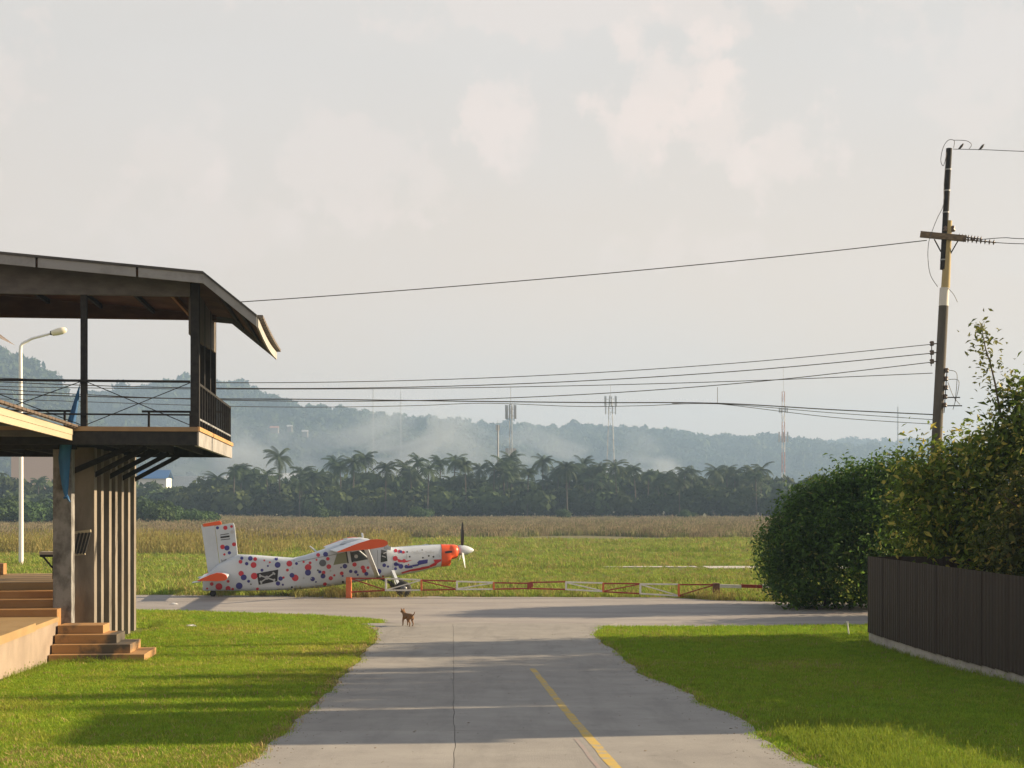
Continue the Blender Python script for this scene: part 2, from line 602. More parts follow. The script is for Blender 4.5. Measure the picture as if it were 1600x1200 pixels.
# ------------------------------------------------------------------ concrete road of cast slabs, taxiway
conc = mat('road_concrete', (.335, .32, .295), .85, col2=(.275, .262, .245), scale=.9, detail=9, bump=.25, noise=60, spec=.25, obj_rand=.05, stain=[(1.1, (1.6, .22, 1), .78, .5, .75), (3.5, (1, 1, 1), .72, .60, .78), (40, (1, 1, 1), .8, .55, .8)])
conc2 = mat('taxiway_concrete', (.36, .335, .31), .85, col2=(.28, .26, .25), scale=.35, detail=10, bump=.2, noise=40, spec=.25, stretch=(1, 3, 1), stain=[(.5, (.25, 1.6, 1), .75, .48, .75), (2.2, (1, 1, 1), .78, .6, .8)])
joint_m = mat('joint_tar', (.17, .155, .14), .9, col2=(.26, .235, .2), scale=3)
road = thing('road', None, None)
road['kind'] = 'structure'
road['label'] = 'concrete access road with a worn yellow line'
b = MB()
ysr = [-12 + .2 * i for i in range(int((43.6 + 12) / .2) + 1)]
vs_, fs_ = [], []
for y in ysr:
    hl, hr = road_half(y)
    vs_ += [(road_c(y) - hl, y, ground_z(y) + .006), (road_c(y) + hr, y, ground_z(y) + .006)]
for i in range(len(ysr) - 1):
    fs_.append((2 * i, 2 * i + 1, 2 * i + 3, 2 * i + 2))
b.add(vs_, fs_)
b.build('road_base', joint_m, road)
rows = [-12, -5, 1, 7, 13, 18.6, 24.2, 29.4, 34.3, 38.9, 43.6]
for r0, r1 in zip(rows, rows[1:]):
    for side in (0, 1):
        b = MB()
        vs_, fs_ = [], []
        yy = np.linspace(r0 + .006, r1 - .006, 25)
        for y in yy:
            hl, hr = road_half(y)
            c = road_c(y)
            j = c - .9 + .03 * (float(vnoise(np.array(y), np.array(1.), .7, 3)) - .5)
            xa, xb = (c - hl, j - .004) if side == 0 else (j + .004, c + hr)
            z = ground_z(y) + .022
            vs_ += [(xa, y, z), (xb, y, z), (xa, y, z - .016), (xb, y, z - .016)]
        for i in range(24):
            k = 4 * i
            fs_ += [(k, k + 1, k + 5, k + 4), (k + 2, k, k + 4, k + 6), (k + 1, k + 3, k + 7, k + 5)]
        fs_ += [(0, 2, 3, 1), (96, 97, 99, 98)]
        b.add(vs_, fs_)
        b.build('slab', conc, road)
def ribbon(name, y0, y1, off, w, m, parent=None, wob=.0, dz=.0245, **tags):
    b = MB()
    vs_, fs_ = [], []
    n = int((y1 - y0) / .4) + 2
    for i in range(n):
        y = y0 + (y1 - y0) * i / (n - 1)
        ww = w * (1 + wob * math.sin(y * 5.3) + wob * math.sin(y * 13.1))
        c = road_c(y) + off + wob * .08 * math.sin(y * 3.1)
        vs_ += [(c - ww / 2, y, ground_z(y) + dz), (c + ww / 2, y, ground_z(y) + dz)]
    for i in range(n - 1):
        fs_.append((2 * i, 2 * i + 1, 2 * i + 3, 2 * i + 2))
    b.add(vs_, fs_)
    return b.build(name, m, parent, **tags)
yellow = mat('worn_yellow_paint', (.52, .36, .07), .8, col2=(.33, .30, .25), scale=5, detail=10, lo=.47, hi=.62)
pinkp = mat('faded_red_paint', (.32, .235, .22), .85, col2=(.30, .28, .26), scale=7, detail=8)
ribbon('yellow_line', -10, 30.2, .80, .125, yellow, road, .05)
ribbon('faded_red_line', 12, 17.6, .62, .05, pinkp, road, .06)

taxi = thing('taxiway', None, None)
taxi['kind'] = 'structure'
taxi['label'] = 'concrete taxiway crossing behind the lawns'
b = MB()
vs_, fs_ = [], []
xt = np.linspace(-60, 60, 121)
for x in xt:
    w = .12 * math.sin(x * 1.7) + .1 * math.sin(x * 4.3 + 1)
    y0, y1 = lerp_pts(TAXI_NEAR, x) + w, lerp_pts(TAXI_FAR, x) + w * 1.4
    vs_ += [(x, y0, .010), (x, y1, .010)]
for i in range(len(xt) - 1):
    fs_.append((2 * i, 2 * i + 2, 2 * i + 3, 2 * i + 1))
b.add(vs_, fs_)
b.build('taxiway_surface', conc2, taxi)
b = MB()
b.add([(11.2, 47.4, .016), (16, 47.2, .016), (16, 47.5, .016), (8.6, 47.85, .016), (7.8, 48.1, .016), (8.4, 47.7, .016)], [(0, 1, 2, 3, 4, 5)])
b.build('red_mark', pinkp, taxi)

# runway strip seen edge-on through the grass
b = MB()
b.add([(5.4, 83.5, .02), (11.0, 83.3, .02), (11.0, 84.9, .02), (5.4, 84.6, .02)], [(0, 1, 2, 3)])
b.add([(11.3, 80.5, .075), (40, 80, .075), (40, 84, .075), (11.3, 83.6, .075)], [(0, 1, 2, 3)])
b.build('runway', mat('pale_runway', (.55, .52, .49), .7, col2=(.42, .4, .37), scale=.6), kind='structure', label='pale runway strip glimpsed through the grass')

# ------------------------------------------------------------------ hills
def hill_height_fn(profile, Y):
    px = [p[0] for p in profile]
    pz = [EYE + (HORIZON - p[1]) * Y / F for p in profile]
    def fn(x):
        return np.interp(800 + x * F / Y, px, pz)
    return fn
FOREST_PTS = []
hill_m = mat('hill_forest_floor', (.035, .05, .025), .95, col2=(.06, .07, .03), scale=.02, spec=.05)
def hill(name, profile, Y, depth, label, x0, x1, dens, seed):
    fn = hill_height_fn(profile, Y)
    xa = np.linspace(x0, x1, 150)
    tt = np.linspace(-1, 1, 41)
    XX, TT = np.meshgrid(xa, tt)
    YY = Y + TT * depth
    H = fn(XX) * (1 - np.abs(TT) ** 1.6) * (1 - .35 * (1 - (1 - np.abs(TT))) * fbm(XX, YY, 160, seed)) - 9 * (np.abs(TT) < .95)
    H = np.where(np.abs(TT) >= .999, -1, H)
    v = np.stack([XX.ravel(), YY.ravel(), H.ravel()], 1)
    n_, m_ = len(xa), len(tt)
    I = np.arange(n_ * m_).reshape(m_, n_)
    f = np.stack([I[:-1, :-1].ravel(), I[:-1, 1:].ravel(), I[1:, 1:].ravel(), I[1:, :-1].ravel()], 1)
    o = bpy.data.objects.new(name, np_mesh(name, v, f, hill_m))
    C.objects.link(o)
    tag(o, label, kind='structure')
    bv = BVHTree.FromPolygons([tuple(p) for p in v], [tuple(p) for p in f])
    k = 0
    while k < dens:
        x = random.uniform(x0, x1)
        t = random.triangular(-.98, .12, .0)
        y = Y + t * depth
        h = bv.ray_cast(Vector((x, y, 500)), Vector((0, 0, -1)))[0]
        k += 1
        if h is None or h.z < 1:
            continue
        FOREST_PTS.append((x, y, h.z, random.uniform(.75, 1.35) * (1.5 if random.random() < .04 else 1)))
hill('hills', [(-400, 560), (-150, 535), (-40, 538), (0, 548), (40, 566), (85, 592), (120, 640), (180, 700), (260, 770), (400, 800), (3000, 800)], 1500, 330, 'steep wooded hill fading blue at the left edge', -1400, -300, 3600, 1)
hill('hills', [(-400, 700), (-100, 660), (60, 640), (150, 618), (200, 612), (240, 604), (270, 598), (350, 598), (388, 604), (412, 622), (450, 632), (520, 641), (600, 652), (700, 672), (800, 700), (1000, 780), (1200, 800), (3000, 800)], 1900, 420, 'flat-topped wooded hill behind the balcony', -1250, 300, 4200, 2)
hill('hills', [(-400, 800), (300, 760), (450, 690), (560, 655), (660, 655), (700, 660), (760, 665), (830, 668), (900, 669), (1000, 672), (1040, 674), (1100, 684), (1150, 686), (1200, 682), (1260, 690), (1300, 698), (1420, 708), (1600, 715), (2200, 740), (3000, 760)], 2200, 480, 'long low wooded ridge fading into the haze', -700, 2000, 6500, 3)
hill('hills', [(-400, 800), (900, 790), (1100, 720), (1250, 694), (1320, 688), (1420, 690), (1600, 697), (2200, 700), (3000, 740)], 2700, 300, 'faintest far ridge behind the round bush', 200, 2300, 2200, 4)

far_leaf = mat('far_tree_leaf', (.05, .07, .025), .8, transl=.15, obj_rand=.35, spec=.1)
def lump(name, n, seed, m, quad=.16):
    """Round tree crown of radius 1 made of small leaf-clump faces on several lobes."""
    r = np.random.default_rng(seed)
    lobes = [(r.normal(0, .38, 3) * (1, 1, .45) + (0, 0, .75), r.uniform(.35, .6)) for _ in range(7)] + [(np.array((0, 0, .6)), .7)]
    V, Q = [], []
    for i in range(n):
        c, rad = lobes[r.integers(len(lobes))]
        d = r.normal(0, 1, 3)
        d /= np.linalg.norm(d)
        p = c + d * rad * r.uniform(.8, 1.08) * (1, 1, .8)
        nrm = d + r.normal(0, .5, 3)
        nrm /= np.linalg.norm(nrm)
        u = np.cross(nrm, r.normal(0, 1, 3))
        u /= np.linalg.norm(u) + 1e-6
        w = np.cross(nrm, u)
        s = quad * r.uniform(.6, 1.4)
        k = len(V)
        V += [p - u * s, p - w * s * .7, p + u * s, p + w * s * .7]
        Q.append((k, k + 1, k + 2, k + 3))
    return np_mesh(name, np.array(V), np.array(Q), m)
P = np.array(FOREST_PTS)
ridge_trees = [lump('ridge_crown', 130, 40 + i, far_leaf, .26) for i in range(4)]
sc = P[:, 3] * 8.0
scatter('hill_forest', P[:, :3], np.stack([sc, sc, sc * rng.uniform(.8, 1.3, len(sc))], 1), ridge_trees, far_leaf, 'unbroken forest covering the hazy hills', 'forest')

# ------------------------------------------------------------------ houses and sheds in the distance
def far_house(px, py_base, w, h, dep, Y, wall, roof, label, roof_h=1.5, zb=None, flat=False, cat='house'):
    p = at(px, py_base, Y)
    z = p.z if zb is None else zb
    t = thing('house', label, cat, (p.x, Y, z))
    MB().box(-w / 2, w / 2, 0, dep, -4, h).build('wall', wall, t)
    b = MB()
    if flat:
        b.prism([(-w / 2 - .4, h), (w / 2 + .4, h), (w / 2 + .4, h + roof_h), (-w / 2 - .4, h + roof_h * .8)], -.5, dep + .5)
    else:
        b.prism([(-.6, h - .2), (dep / 2, h + roof_h), (dep + .6, h - .2), (dep / 2, h + roof_h + .25)], -w / 2 - .6, w / 2 + .6, 'x')
    b.build('roof', roof, t)
    n = max(2, int(w / 3.5)) if Y < 1000 else 0
    for i in range(n):
        x = -w / 2 + w * (i + .5) / n
        MB().box(x - .6, x + .6, -.06, .04, h * .35, h * .35 + 1.4).build('window', MATS['dark_glass'], t)
    return t
mat('dark_glass', (.02, .025, .03), .15, spec=.6)
peach = mat('peach_render', (.62, .42, .30), .8)
white_w = mat('white_render', (.78, .76, .72), .8)
grey_roof = mat('grey_sheet_roof', (.40, .41, .42), .6)
blue_roof = mat('blue_sheet_roof', (.06, .16, .36), .5)
red_roof = mat('red_tile_roof', (.36, .15, .10), .8)
far_house(50, 800, 19, 26, 14, 640, peach, grey_roof, 'peach apartment block seen under the low roof at the left', flat=True, cat='building')
far_house(238, 800, 9, 11.0, 7, 455, white_w, blue_roof, 'white shed with a bright blue roof in the trees', 2.4, cat='shed')
far_house(430, 800, 60, 22, 30, 900, grey_roof, grey_roof, 'long pale warehouse with a grey roof behind the palms', 3, cat='warehouse')
far_house(310, 800, 34, 23, 20, 950, grey_roof, grey_roof, 'grey flat warehouse right of the blue roof', flat=True, cat='warehouse')
hill_wall = mat('dull_render', (.17, .16, .15), .9)
for px, py, Y, w, rm, lb in [(428, 671, 1560, 9, red_roof, 'wide red-roofed house on the hillside'), (452, 669, 1550, 5, grey_roof, 'white cube house right of the red roof on the hill'),
                             (476, 677, 1550, 6, grey_roof, 'grey-roofed house furthest right on the hillside')]:
    far_house(px, py, w, 2, 7, Y, hill_wall, rm, lb, 1.6)

# ------------------------------------------------------------------ telecom masts
galv = mat('galvanised_steel', (.30, .31, .32), .55, metal=.3)
mast_red = mat('mast_red_paint', (.36, .17, .14), .6)
mast_white = mat('mast_white_paint', (.5, .49, .48), .6)
ant_m = mat('antenna_panel', (.45, .46, .46), .6)
def mast(px, py_top, Y, w0, w1, label, panels=(), bands=False, solid=False, whip=4):
    p = at(px, py_top, Y)
    H = p.z
    t = thing('telecom_mast', label, 'mast', (p.x, Y, 0))
    nseg = max(6, int(H / 5))
    leg = .08 + Y * .00008
    if solid:
        MB().tube([(0, 0, 0), (0, 0, H)], [w0, w1], 8).build('pole', galv, t)
    else:
        groups = {}
        for i in range(nseg):
            za, zb = H * i / nseg, H * (i + 1) / nseg
            wa, wb = w0 + (w1 - w0) * i / nseg, w0 + (w1 - w0) * (i + 1) / nseg
            key = i * 7 // nseg if bands else 0
            b = groups.setdefault(key, MB())
            cs = [(-1, -1), (1, -1), (1, 1), (-1, 1)]
            for k, (sx, sy) in enumerate(cs):
                b.bar((sx * wa / 2, sy * wa / 2, za), (sx * wb / 2, sy * wb / 2, zb), leg)
                nx_, ny_ = cs[(k + 1) % 4]
                b.bar((sx * wa / 2, sy * wa / 2, za), (nx_ * wb / 2, ny_ * wb / 2, zb), leg * .6)
                b.bar((sx * wb / 2, sy * wb / 2, zb), (nx_ * wb / 2, ny_ * wb / 2, zb), leg * .6)
        for key, b in groups.items():
            b.build('lattice', (mast_red if key % 2 == 0 else mast_white) if bands else galv, t)
    MB().tube([(0, 0, H), (0, 0, H + whip)], .05 + Y * .00004, 5).build('lightning_rod', galv, t)
    for hz, hh, rad, n in panels:
        for k in range(n):
            a = 2 * math.pi * k / n + .3
            x, y = rad * math.cos(a), rad * math.sin(a)
            b = MB()
            b.box(x - .28, x + .28, y - .2, y + .2, H - hz - hh, H - hz)
            b.bar((0, 0, H - hz - hh * .3), (x, y, H - hz - hh * .3), .12)
            b.bar((0, 0, H - hz - hh * .8), (x, y, H - hz - hh * .8), .12)
            b.build('antenna_panel', ant_m, t)
    return t
mast(798, 632, 450, .9, .75, 'dark slim mast with stacked antennas above the palms, beside a thin pole', [(0.2, 4.4, 1.6, 6), (14, 3, 1.5, 5)], whip=6)
mast(778, 664, 520, .35, .3, 'short thin pole just left of the dark slim mast', [(0, 2, .5, 2)], solid=True, whip=2)
mast(954, 622, 700, 5.5, 1.3, 'tapering lattice mast standing in the drifting smoke', [(-1, 5, 3, 6), (4, 4, 2.6, 4)], whip=7)
mast(1224, 612, 700, 1.5, 1.2, 'tall red and white mast left of the round bush', [(8, 2.5, 2.2, 4), (20, 5, 2.4, 6)], bands=True, whip=13)
mast(583, 608, 1500, 1.2, .8, 'faint thin mast on the ridge, the left one of a pair', (), whip=3)
mast(626, 612, 1500, 1.2, .8, 'faint thin mast on the ridge, the right one of a pair', (), whip=3)
mast(1403, 636, 1300, 1.0, .7, 'faint thin mast behind the tree next to the power pole', (), whip=3)

# ------------------------------------------------------------------ far tree line
bark = mat('far_bark', (.07, .06, .05), .9)
palm_leaf = mat('palm_frond', (.045, .075, .03), .7, transl=.2, obj_rand=.3, spec=.2)
broad_leaf = mat('broad_leaf_far', (.055, .08, .03), .8, transl=.2, obj_rand=.35, spec=.1)
scrub_leaf = mat('scrub_leaf', (.06, .10, .035), .8, transl=.2, obj_rand=.25, spec=.1)
def palm_proto(i):
    r = random.Random(100 + i)
    H = 15.0
    lush = r.uniform(.8, 1.15)
    t = thing('coconut_palm', '', 'palm tree', group='coconut palms rising above the far tree line')
    lx, ly = r.uniform(-1.2, 1.2), r.uniform(-.6, .6)
    pts = [(lx * (k / 6) ** 2, ly * (k / 6) ** 2, H * k / 6) for k in range(7)]
    MB().tube(pts, [.32, .26, .22, .2, .18, .17, .16], 6).build('trunk', bark, t)
    V, Q = [], []
    for k in range(r.randint(20, 32)):
        az = k * 2.399 + r.uniform(-.2, .2)
        el = R(r.choice([65, 50, 35, 20, 5, -12, -30]) + r.uniform(-8, 8))
        Ln = r.uniform(3.2, 4.9) * lush
        d = Vector((math.cos(az), math.sin(az), 0))
        side = Vector((-math.sin(az), math.cos(az), 0))
        pos = Vector((lx, ly, H))
        ang = el
        seg = 7
        P_ = [pos.copy()]
        for s in range(seg):
            pos = pos + (d * math.cos(ang) + Vector((0, 0, 1)) * math.sin(ang)) * Ln / seg
            ang -= R(9 + 5 * r.random())
            P_.append(pos.copy())
        for s in range(seg):
            for sg in (-1, 1):
                for q in (0, .5):
                    p = P_[s].lerp(P_[s + 1], q)
                    fr = (s + q) / seg
                    ll = .95 * math.sin(math.pi * (.12 + .8 * fr)) + .2
                    tip = p + side * sg * ll * .75 + Vector((0, 0, -ll * .55)) + (P_[s + 1] - P_[s]) * .7
                    k0 = len(V)
                    along = (P_[s + 1] - P_[s]) * .42
                    V += [p, p + along, tip + along * .3, tip]
                    Q.append((k0, k0 + 1, k0 + 2, k0 + 3))
    o = bpy.data.objects.new('crown', np_mesh('palm_crown', np.array([tuple(v) for v in V]), np.array(Q), palm_leaf))
    C.objects.link(o)
    o.parent = t
    return t
def broad_proto(i, name, cat, group, leaf, n=800, quad=.13):
    r = np.random.default_rng(300 + i)
    t = thing(name, '', cat, group=group)
    b = MB()
    b.tube([(0, 0, -.3), (.1, 0, 2), (0, .1, 4.2)], [.35, .28, .2], 6)
    for k in range(4):
        a = k * 1.57 + .4
        b.tube([(0, 0, 2.4 + .3 * k), (math.cos(a) * 1.6, math.sin(a) * 1.6, 5.2)], [.16, .06], 5)
    b.build('trunk', bark, t)
    me = lump('broad_crown', n, 500 + i, leaf, quad)
    co = np.empty(len(me.vertices) * 3, np.float32)
    me.vertices.foreach_get('co', co)
    co = co.reshape(-1, 3) * np.array([4.2, 4.2, 5.4]) + np.array([0, 0, .2])
    me.vertices.foreach_set('co', co.astype(np.float32).ravel())
    me.update()
    o = bpy.data.objects.new('crown', me)
    C.objects.link(o)
    o.parent = t
    return t
ORD = ['first', 'second', 'third', 'fourth', 'fifth', 'sixth', 'seventh', 'eighth', 'ninth', 'tenth', 'eleventh', 'twelfth', 'thirteenth', 'fourteenth', 'fifteenth', 'sixteenth', 'seventeenth', 'eighteenth', 'nineteenth', 'twentieth']
palms = [(365, 724), (398, 745), (437, 706), (468, 742), (518, 714), (533, 720), (552, 712), (573, 707), (602, 722), (628, 721), (655, 712), (668, 722), (688, 713), (707, 710), (728, 716), (750, 724), (771, 722), (788, 716), (803, 708), (824, 728), (848, 711), (868, 728), (886, 721), (916, 717), (938, 730), (964, 719), (976, 727), (994, 724), (1012, 732), (1034, 744), (1062, 740), (1114, 729), (1148, 741), (1182, 734), (60, 742), (192, 742)]
palms.sort()
protos_p = [palm_proto(i) for i in range(7)]
used = set()
for i, (px, py) in enumerate(palms):
    Y = 395 + 26 * math.sin(i * 2.3)
    p = at(px, py, Y)
    H = p.z - 1.8
    s = H / 15.0
    if i == 0: where = 'coconut palm seen between the lamp post and the concrete columns'
    elif i == 1: where = 'coconut palm beside the blue-roofed shed'
    elif i < 20: where = 'coconut palm in the far tree line, %s palm from the fin-shaped columns' % ORD[i - 2]
    else: where = 'coconut palm in the far tree line, %s palm counted leftward from the round bush' % ORD[len(palms) - 1 - i]
    k = i % 7
    sz = (max(.85, s * .95), max(.85, s * .95), s)
    if k not in used:
        used.add(k)
        o = protos_p[k]
        o.location = (p.x, Y, 0)
        o.rotation_euler = (0, 0, i * 1.1)
        o.scale = sz
        o['label'] = where
    else:
        copy_tree(protos_p[k], (p.x, Y, 0), i * 1.1, sz, where)
for i in range(44):
    px = random.Random(900 + i).uniform(340, 1190)
    py = random.Random(700 + i).uniform(722, 748)
    Y = random.Random(500 + i).uniform(384, 402)
    p = at(px, py, Y)
    s_ = (p.z - 1.8) / 15.0
    copy_tree(protos_p[(i * 3) % 7], (p.x, Y, 0), i * .7, (random.Random(i).uniform(.85, 1.1), .95, s_), 'lower coconut palm whose crown half sinks into the far tree line')
def plant_row(protos, spots, label):
    first = set()
    for i, (x, Y, s) in enumerate(spots):
        k = i % len(protos)
        if k not in first:
            first.add(k)
            o = protos[k]
            o.location = (x, Y, 0)
            o.rotation_euler = (0, 0, i * 2.1)
            o.scale = s
            o['label'] = label if isinstance(label, str) else label[i]
        else:
            copy_tree(protos[k], (x, Y, 0), i * 2.1, s, label if isinstance(label, str) else label[i])
rr = random.Random(5)
spots = []
px = -130
while px < 1420:
    Y = rr.uniform(404, 440)
    top = rr.uniform(733, 756) if 330 < px < 1060 else rr.uniform(738, 764)
    h = EYE + (HORIZON - top) * Y / F
    s = h / 7.4
    spots.append(((px - 800) * Y / F, Y, (s * rr.uniform(.95, 1.35), s * 1.1, s)))
    px += rr.uniform(15, 27)
plant_row([broad_proto(i, 'broadleaf_tree', 'tree', 'tall dark trees at the back of the far tree line', broad_leaf) for i in range(4)], spots, 'tall dark tree at the back of the far tree line')
spots = []
px = -120
while px < 1420:
    Y = rr.uniform(372, 390)
    top = rr.uniform(757, 778)
    h = EYE + (HORIZON - top) * Y / F
    s = h / 7.4
    spots.append(((px - 800) * Y / F, Y, (s * rr.uniform(1.2, 1.8), s * 1.3, s)))
    px += rr.uniform(20, 32)
plant_row([broad_proto(10 + i, 'understorey_tree', 'tree', 'low rounded trees along the front of the far tree line', broad_leaf, 650) for i in range(3)], spots, 'low rounded tree along the front of the far tree line')
spots = []
for px, top, Y in [(-20, 778, 262), (18, 772, 270), (52, 784, 255), (78, 780, 268), (120, 780, 260), (190, 778, 262), (222, 776, 258), (248, 786, 250), (275, 790, 262), (304, 795, 255), (330, 798, 262), (500, 790, 340), (655, 792, 345), (880, 794, 340), (1070, 796, 345)]:
    h = EYE + (HORIZON - top) * Y / F
    s = h / 7.4
    spots.append(((px - 800) * Y / F, Y, (s * 1.6, s * 1.5, s)))
plant_row([broad_proto(20 + i, 'green_shrub', 'shrub', 'brighter green shrubs in front of the far tree line', scrub_leaf, 1500, .075) for i in range(3)], spots, ['green shrub in front of the far trees, seen under the low pavilion roof'] * 5 + ['green shrub in front of the far trees, just right of the fin columns'] * 6 + ['lone green shrub at the foot of the far trees above the aircraft\'s rear fuselage', 'lone green shrub at the foot of the far trees above the aircraft\'s nose', 'lone green shrub at the foot of the far trees above the gate latch side', 'lone green shrub at the foot of the far trees nearest the round bush'])

# ------------------------------------------------------------------ smoke drifting over the far trees
def smoke(name, lo, hi, dens, label, seed, scale, contrast=(.45, .75)):
    b = MB().box(lo[0], hi[0], lo[1], hi[1], lo[2], hi[2])
    m = bpy.data.materials.new('smoke_' + str(seed))
    m.use_nodes = True
    nt = m.node_tree
    nt.nodes.clear()
    out = nt.nodes.new('ShaderNodeOutputMaterial')
    pv = nt.nodes.new('ShaderNodeVolumePrincipled')
    pv.inputs['Color'].default_value = (.70, .84, 1.0, 1)
    tc = nt.nodes.new('ShaderNodeTexCoord')
    nz = nt.nodes.new('ShaderNodeTexNoise')
    nz.inputs['Scale'].default_value = scale
    nz.inputs['Detail'].default_value = 4
    nz.inputs['Distortion'].default_value = .6
    mp = nt.nodes.new('ShaderNodeMapping')
    mp.inputs['Location'].default_value = (seed, seed * .3, 0)
    mp.inputs['Rotation'].default_value = (0, R(-28), 0)
    mp.inputs['Scale'].default_value = (1, .4, 1.6)
    rp = nt.nodes.new('ShaderNodeMapRange')
    rp.inputs['From Min'].default_value, rp.inputs['From Max'].default_value = contrast
    # soft ellipsoid fall-off so that the plume has no box edges
    vl = nt.nodes.new('ShaderNodeVectorMath')
    vl.operation = 'SUBTRACT'
    vl.inputs[1].default_value = (.5, .5, .32)
    vm = nt.nodes.new('ShaderNodeVectorMath')
    vm.operation = 'MULTIPLY'
    vm.inputs[1].default_value = (2.05, 2.05, 1.6)
    ln = nt.nodes.new('ShaderNodeVectorMath')
    ln.operation = 'LENGTH'
    fo = nt.nodes.new('ShaderNodeMapRange')
    fo.inputs['From Min'].default_value, fo.inputs['From Max'].default_value = 1.0, .1
    m1 = nt.nodes.new('ShaderNodeMath')
    m1.operation = 'MULTIPLY'
    m2 = nt.nodes.new('ShaderNodeMath')
    m2.operation = 'MULTIPLY'
    m2.inputs[1].default_value = dens
    lk = nt.links.new
    lk(tc.outputs['Object'], mp.inputs['Vector'])
    lk(mp.outputs['Vector'], nz.inputs['Vector'])
    lk(nz.outputs['Fac'], rp.inputs['Value'])
    lk(tc.outputs['Generated'], vl.inputs[0])
    lk(vl.outputs[0], vm.inputs[0])
    lk(vm.outputs[0], ln.inputs[0])
    lk(ln.outputs['Value'], fo.inputs['Value'])
    lk(rp.outputs['Result'], m1.inputs[0])
    lk(fo.outputs['Result'], m1.inputs[1])
    lk(m1.outputs[0], m2.inputs[0])
    lk(m2.outputs[0], pv.inputs['Density'])
    lk(pv.outputs[0], out.inputs['Volume'])
    o = b.build(name, m, kind='stuff', label=label)
    return o
smoke('smoke', (-110, 620, 2), (0, 700, 62), .10, 'wide pale smoke drifting up over the palms', 3, .030)
smoke('smoke', (-45, 560, 2), (80, 610, 46), .085, 'smoke drifting sideways in front of the lattice mast', 8, .034)
smoke('smoke', (44, 500, 2), (66, 530, 24), .22, 'small dense smoke puff at the right end of the palms', 5, .10, (.35, .7))
smoke('smoke', (-175, 640, 2), (-85, 720, 52), .07, 'thin smoke at the left above the lower palms', 11, .03)

# ================================================================== GRASS (stuff)
def in_view(x, y, pad=280):
    return -pad < 800 + x * F / y < 1600 + pad
def covered(x, y):
    """True on the concrete, the platform and the plinths."""
    if y < 43.7:
        hl, hr = road_half(y)
        c = road_c(y)
        if c - hl + .06 < x < c + hr - .06:
            return True
    if lerp_pts(TAXI_NEAR, x) < y < lerp_pts(TAXI_FAR, x):
        return True
    if x < -9.4 - .13 * (y - 25) and y < 34:
        return True
    if 9.35 < x < 9.75 and y < 38:
        return True
    if x < -10.6 and 33 < y < 42:
        return True
    return False
turf_a = mat('turf_blade', (.255, .38, .030), .7, transl=.42, obj_rand=.3, spec=.15)
turf_b = mat('turf_blade_yellow', (.36, .40, .055), .75, transl=.42, obj_rand=.3, spec=.15)
tall_g = mat('tall_grass_blade', (.23, .30, .035), .7, transl=.4, obj_rand=.25, spec=.15)
field_g = mat('field_blade', (.25, .325, .055), .8, transl=.3, obj_rand=.35, spec=.1)
field_y = mat('field_blade_yellow', (.33, .29, .10), .8, transl=.3, obj_rand=.3, spec=.1)
reed_m = mat('dry_reed', (.31, .265, .165), .85, transl=.25, obj_rand=.35, spec=.1)
reed_g = mat('green_reed', (.19, .21, .085), .85, transl=.25, obj_rand=.3, spec=.1)
dry_b = mat('dry_turf_blade', (.40, .31, .13), .85, transl=.2, obj_rand=.3, spec=.1)
protos_a = [blade_clump('turf_clump', 20, .042, .006, .085, .9, turf_a) for _ in range(4)] + [blade_clump('turf_clump', 16, .045, .006, .085, .9, turf_b) for _ in range(2)] + [blade_clump('turf_clump', 9, .055, .007, .08, 1.3, dry_b)]
pts, scs, wh_ = [], [], []
PATCH = fbm(*np.meshgrid(np.arange(-25, 25, .25), np.arange(10, 55, .25)), 3.5, 31, 4)
for _ in range(205000):
    y = 13.2 + (49 - 13.2) * random.random() ** 1.25
    x = random.uniform(-.49, .49) * y
    if not in_view(x, y) or covered(x, y):
        continue
    e = abs(x - road_c(y)) - (road_half(y)[0] if x < road_c(y) else road_half(y)[1])
    if y < 42 and e < .3 and random.random() > max(.12, e / .3) ** .8:
        continue
    pv_ = float(PATCH[min(int((y - 10) * 4), 179), min(max(int((x + 25) * 4), 0), 199)])
    p_dry = .04 + (.38 if (e < .22 and y < 42) else 0) + max(0, pv_ - .60) * 1.5 + (.25 if y < 16.5 and x < -2 else 0)
    p_yel = .12 + max(0, pv_ - .46) * 3.2
    if pv_ > .63 and x < 2 and random.random() < .55:
        continue
    pts.append((x, y, ground_z(y)))
    scs.append(random.uniform(.7, 1.5) * (1 + .02 * (y - 13)))
    if x > 2:
        p_dry, p_yel = p_dry * .45, p_yel * .35
    t_ = random.random()
    wh_.append(6 if t_ < p_dry else random.choice((4, 5)) if t_ < p_dry + p_yel else random.randrange(4))
scatter('lawn_grass', pts, scs, protos_a, turf_a, 'short mown grass of the lawns beside the road', 'grass', .1, wh_)
protos_t = [blade_clump('tall_clump', 9, .17, .008, .06, .7, tall_g, 1) for _ in range(4)]
pts, scs = [], []
for _ in range(2600):
    y = random.uniform(13.3, 19.5)
    c = road_c(y) + road_half(y)[1]
    x = c + .25 + abs(random.gauss(0, 1.0))
    pts.append((x, y, ground_z(y)))
    scs.append(random.uniform(.45, 1.05))
for _ in range(500):
    y = random.uniform(19, 32)
    x = road_c(y) + road_half(y)[1] + .2 + abs(random.gauss(0, .9))
    pts.append((x, y, ground_z(y)))
    scs.append(random.uniform(.35, .8))
for _ in range(900):
    y = random.uniform(13.3, 16.5)
    x = road_c(y) - road_half(y)[0] - .1 - abs(random.gauss(0, .8))
    pts.append((x, y, ground_z(y)))
    scs.append(random.uniform(.3, .6))
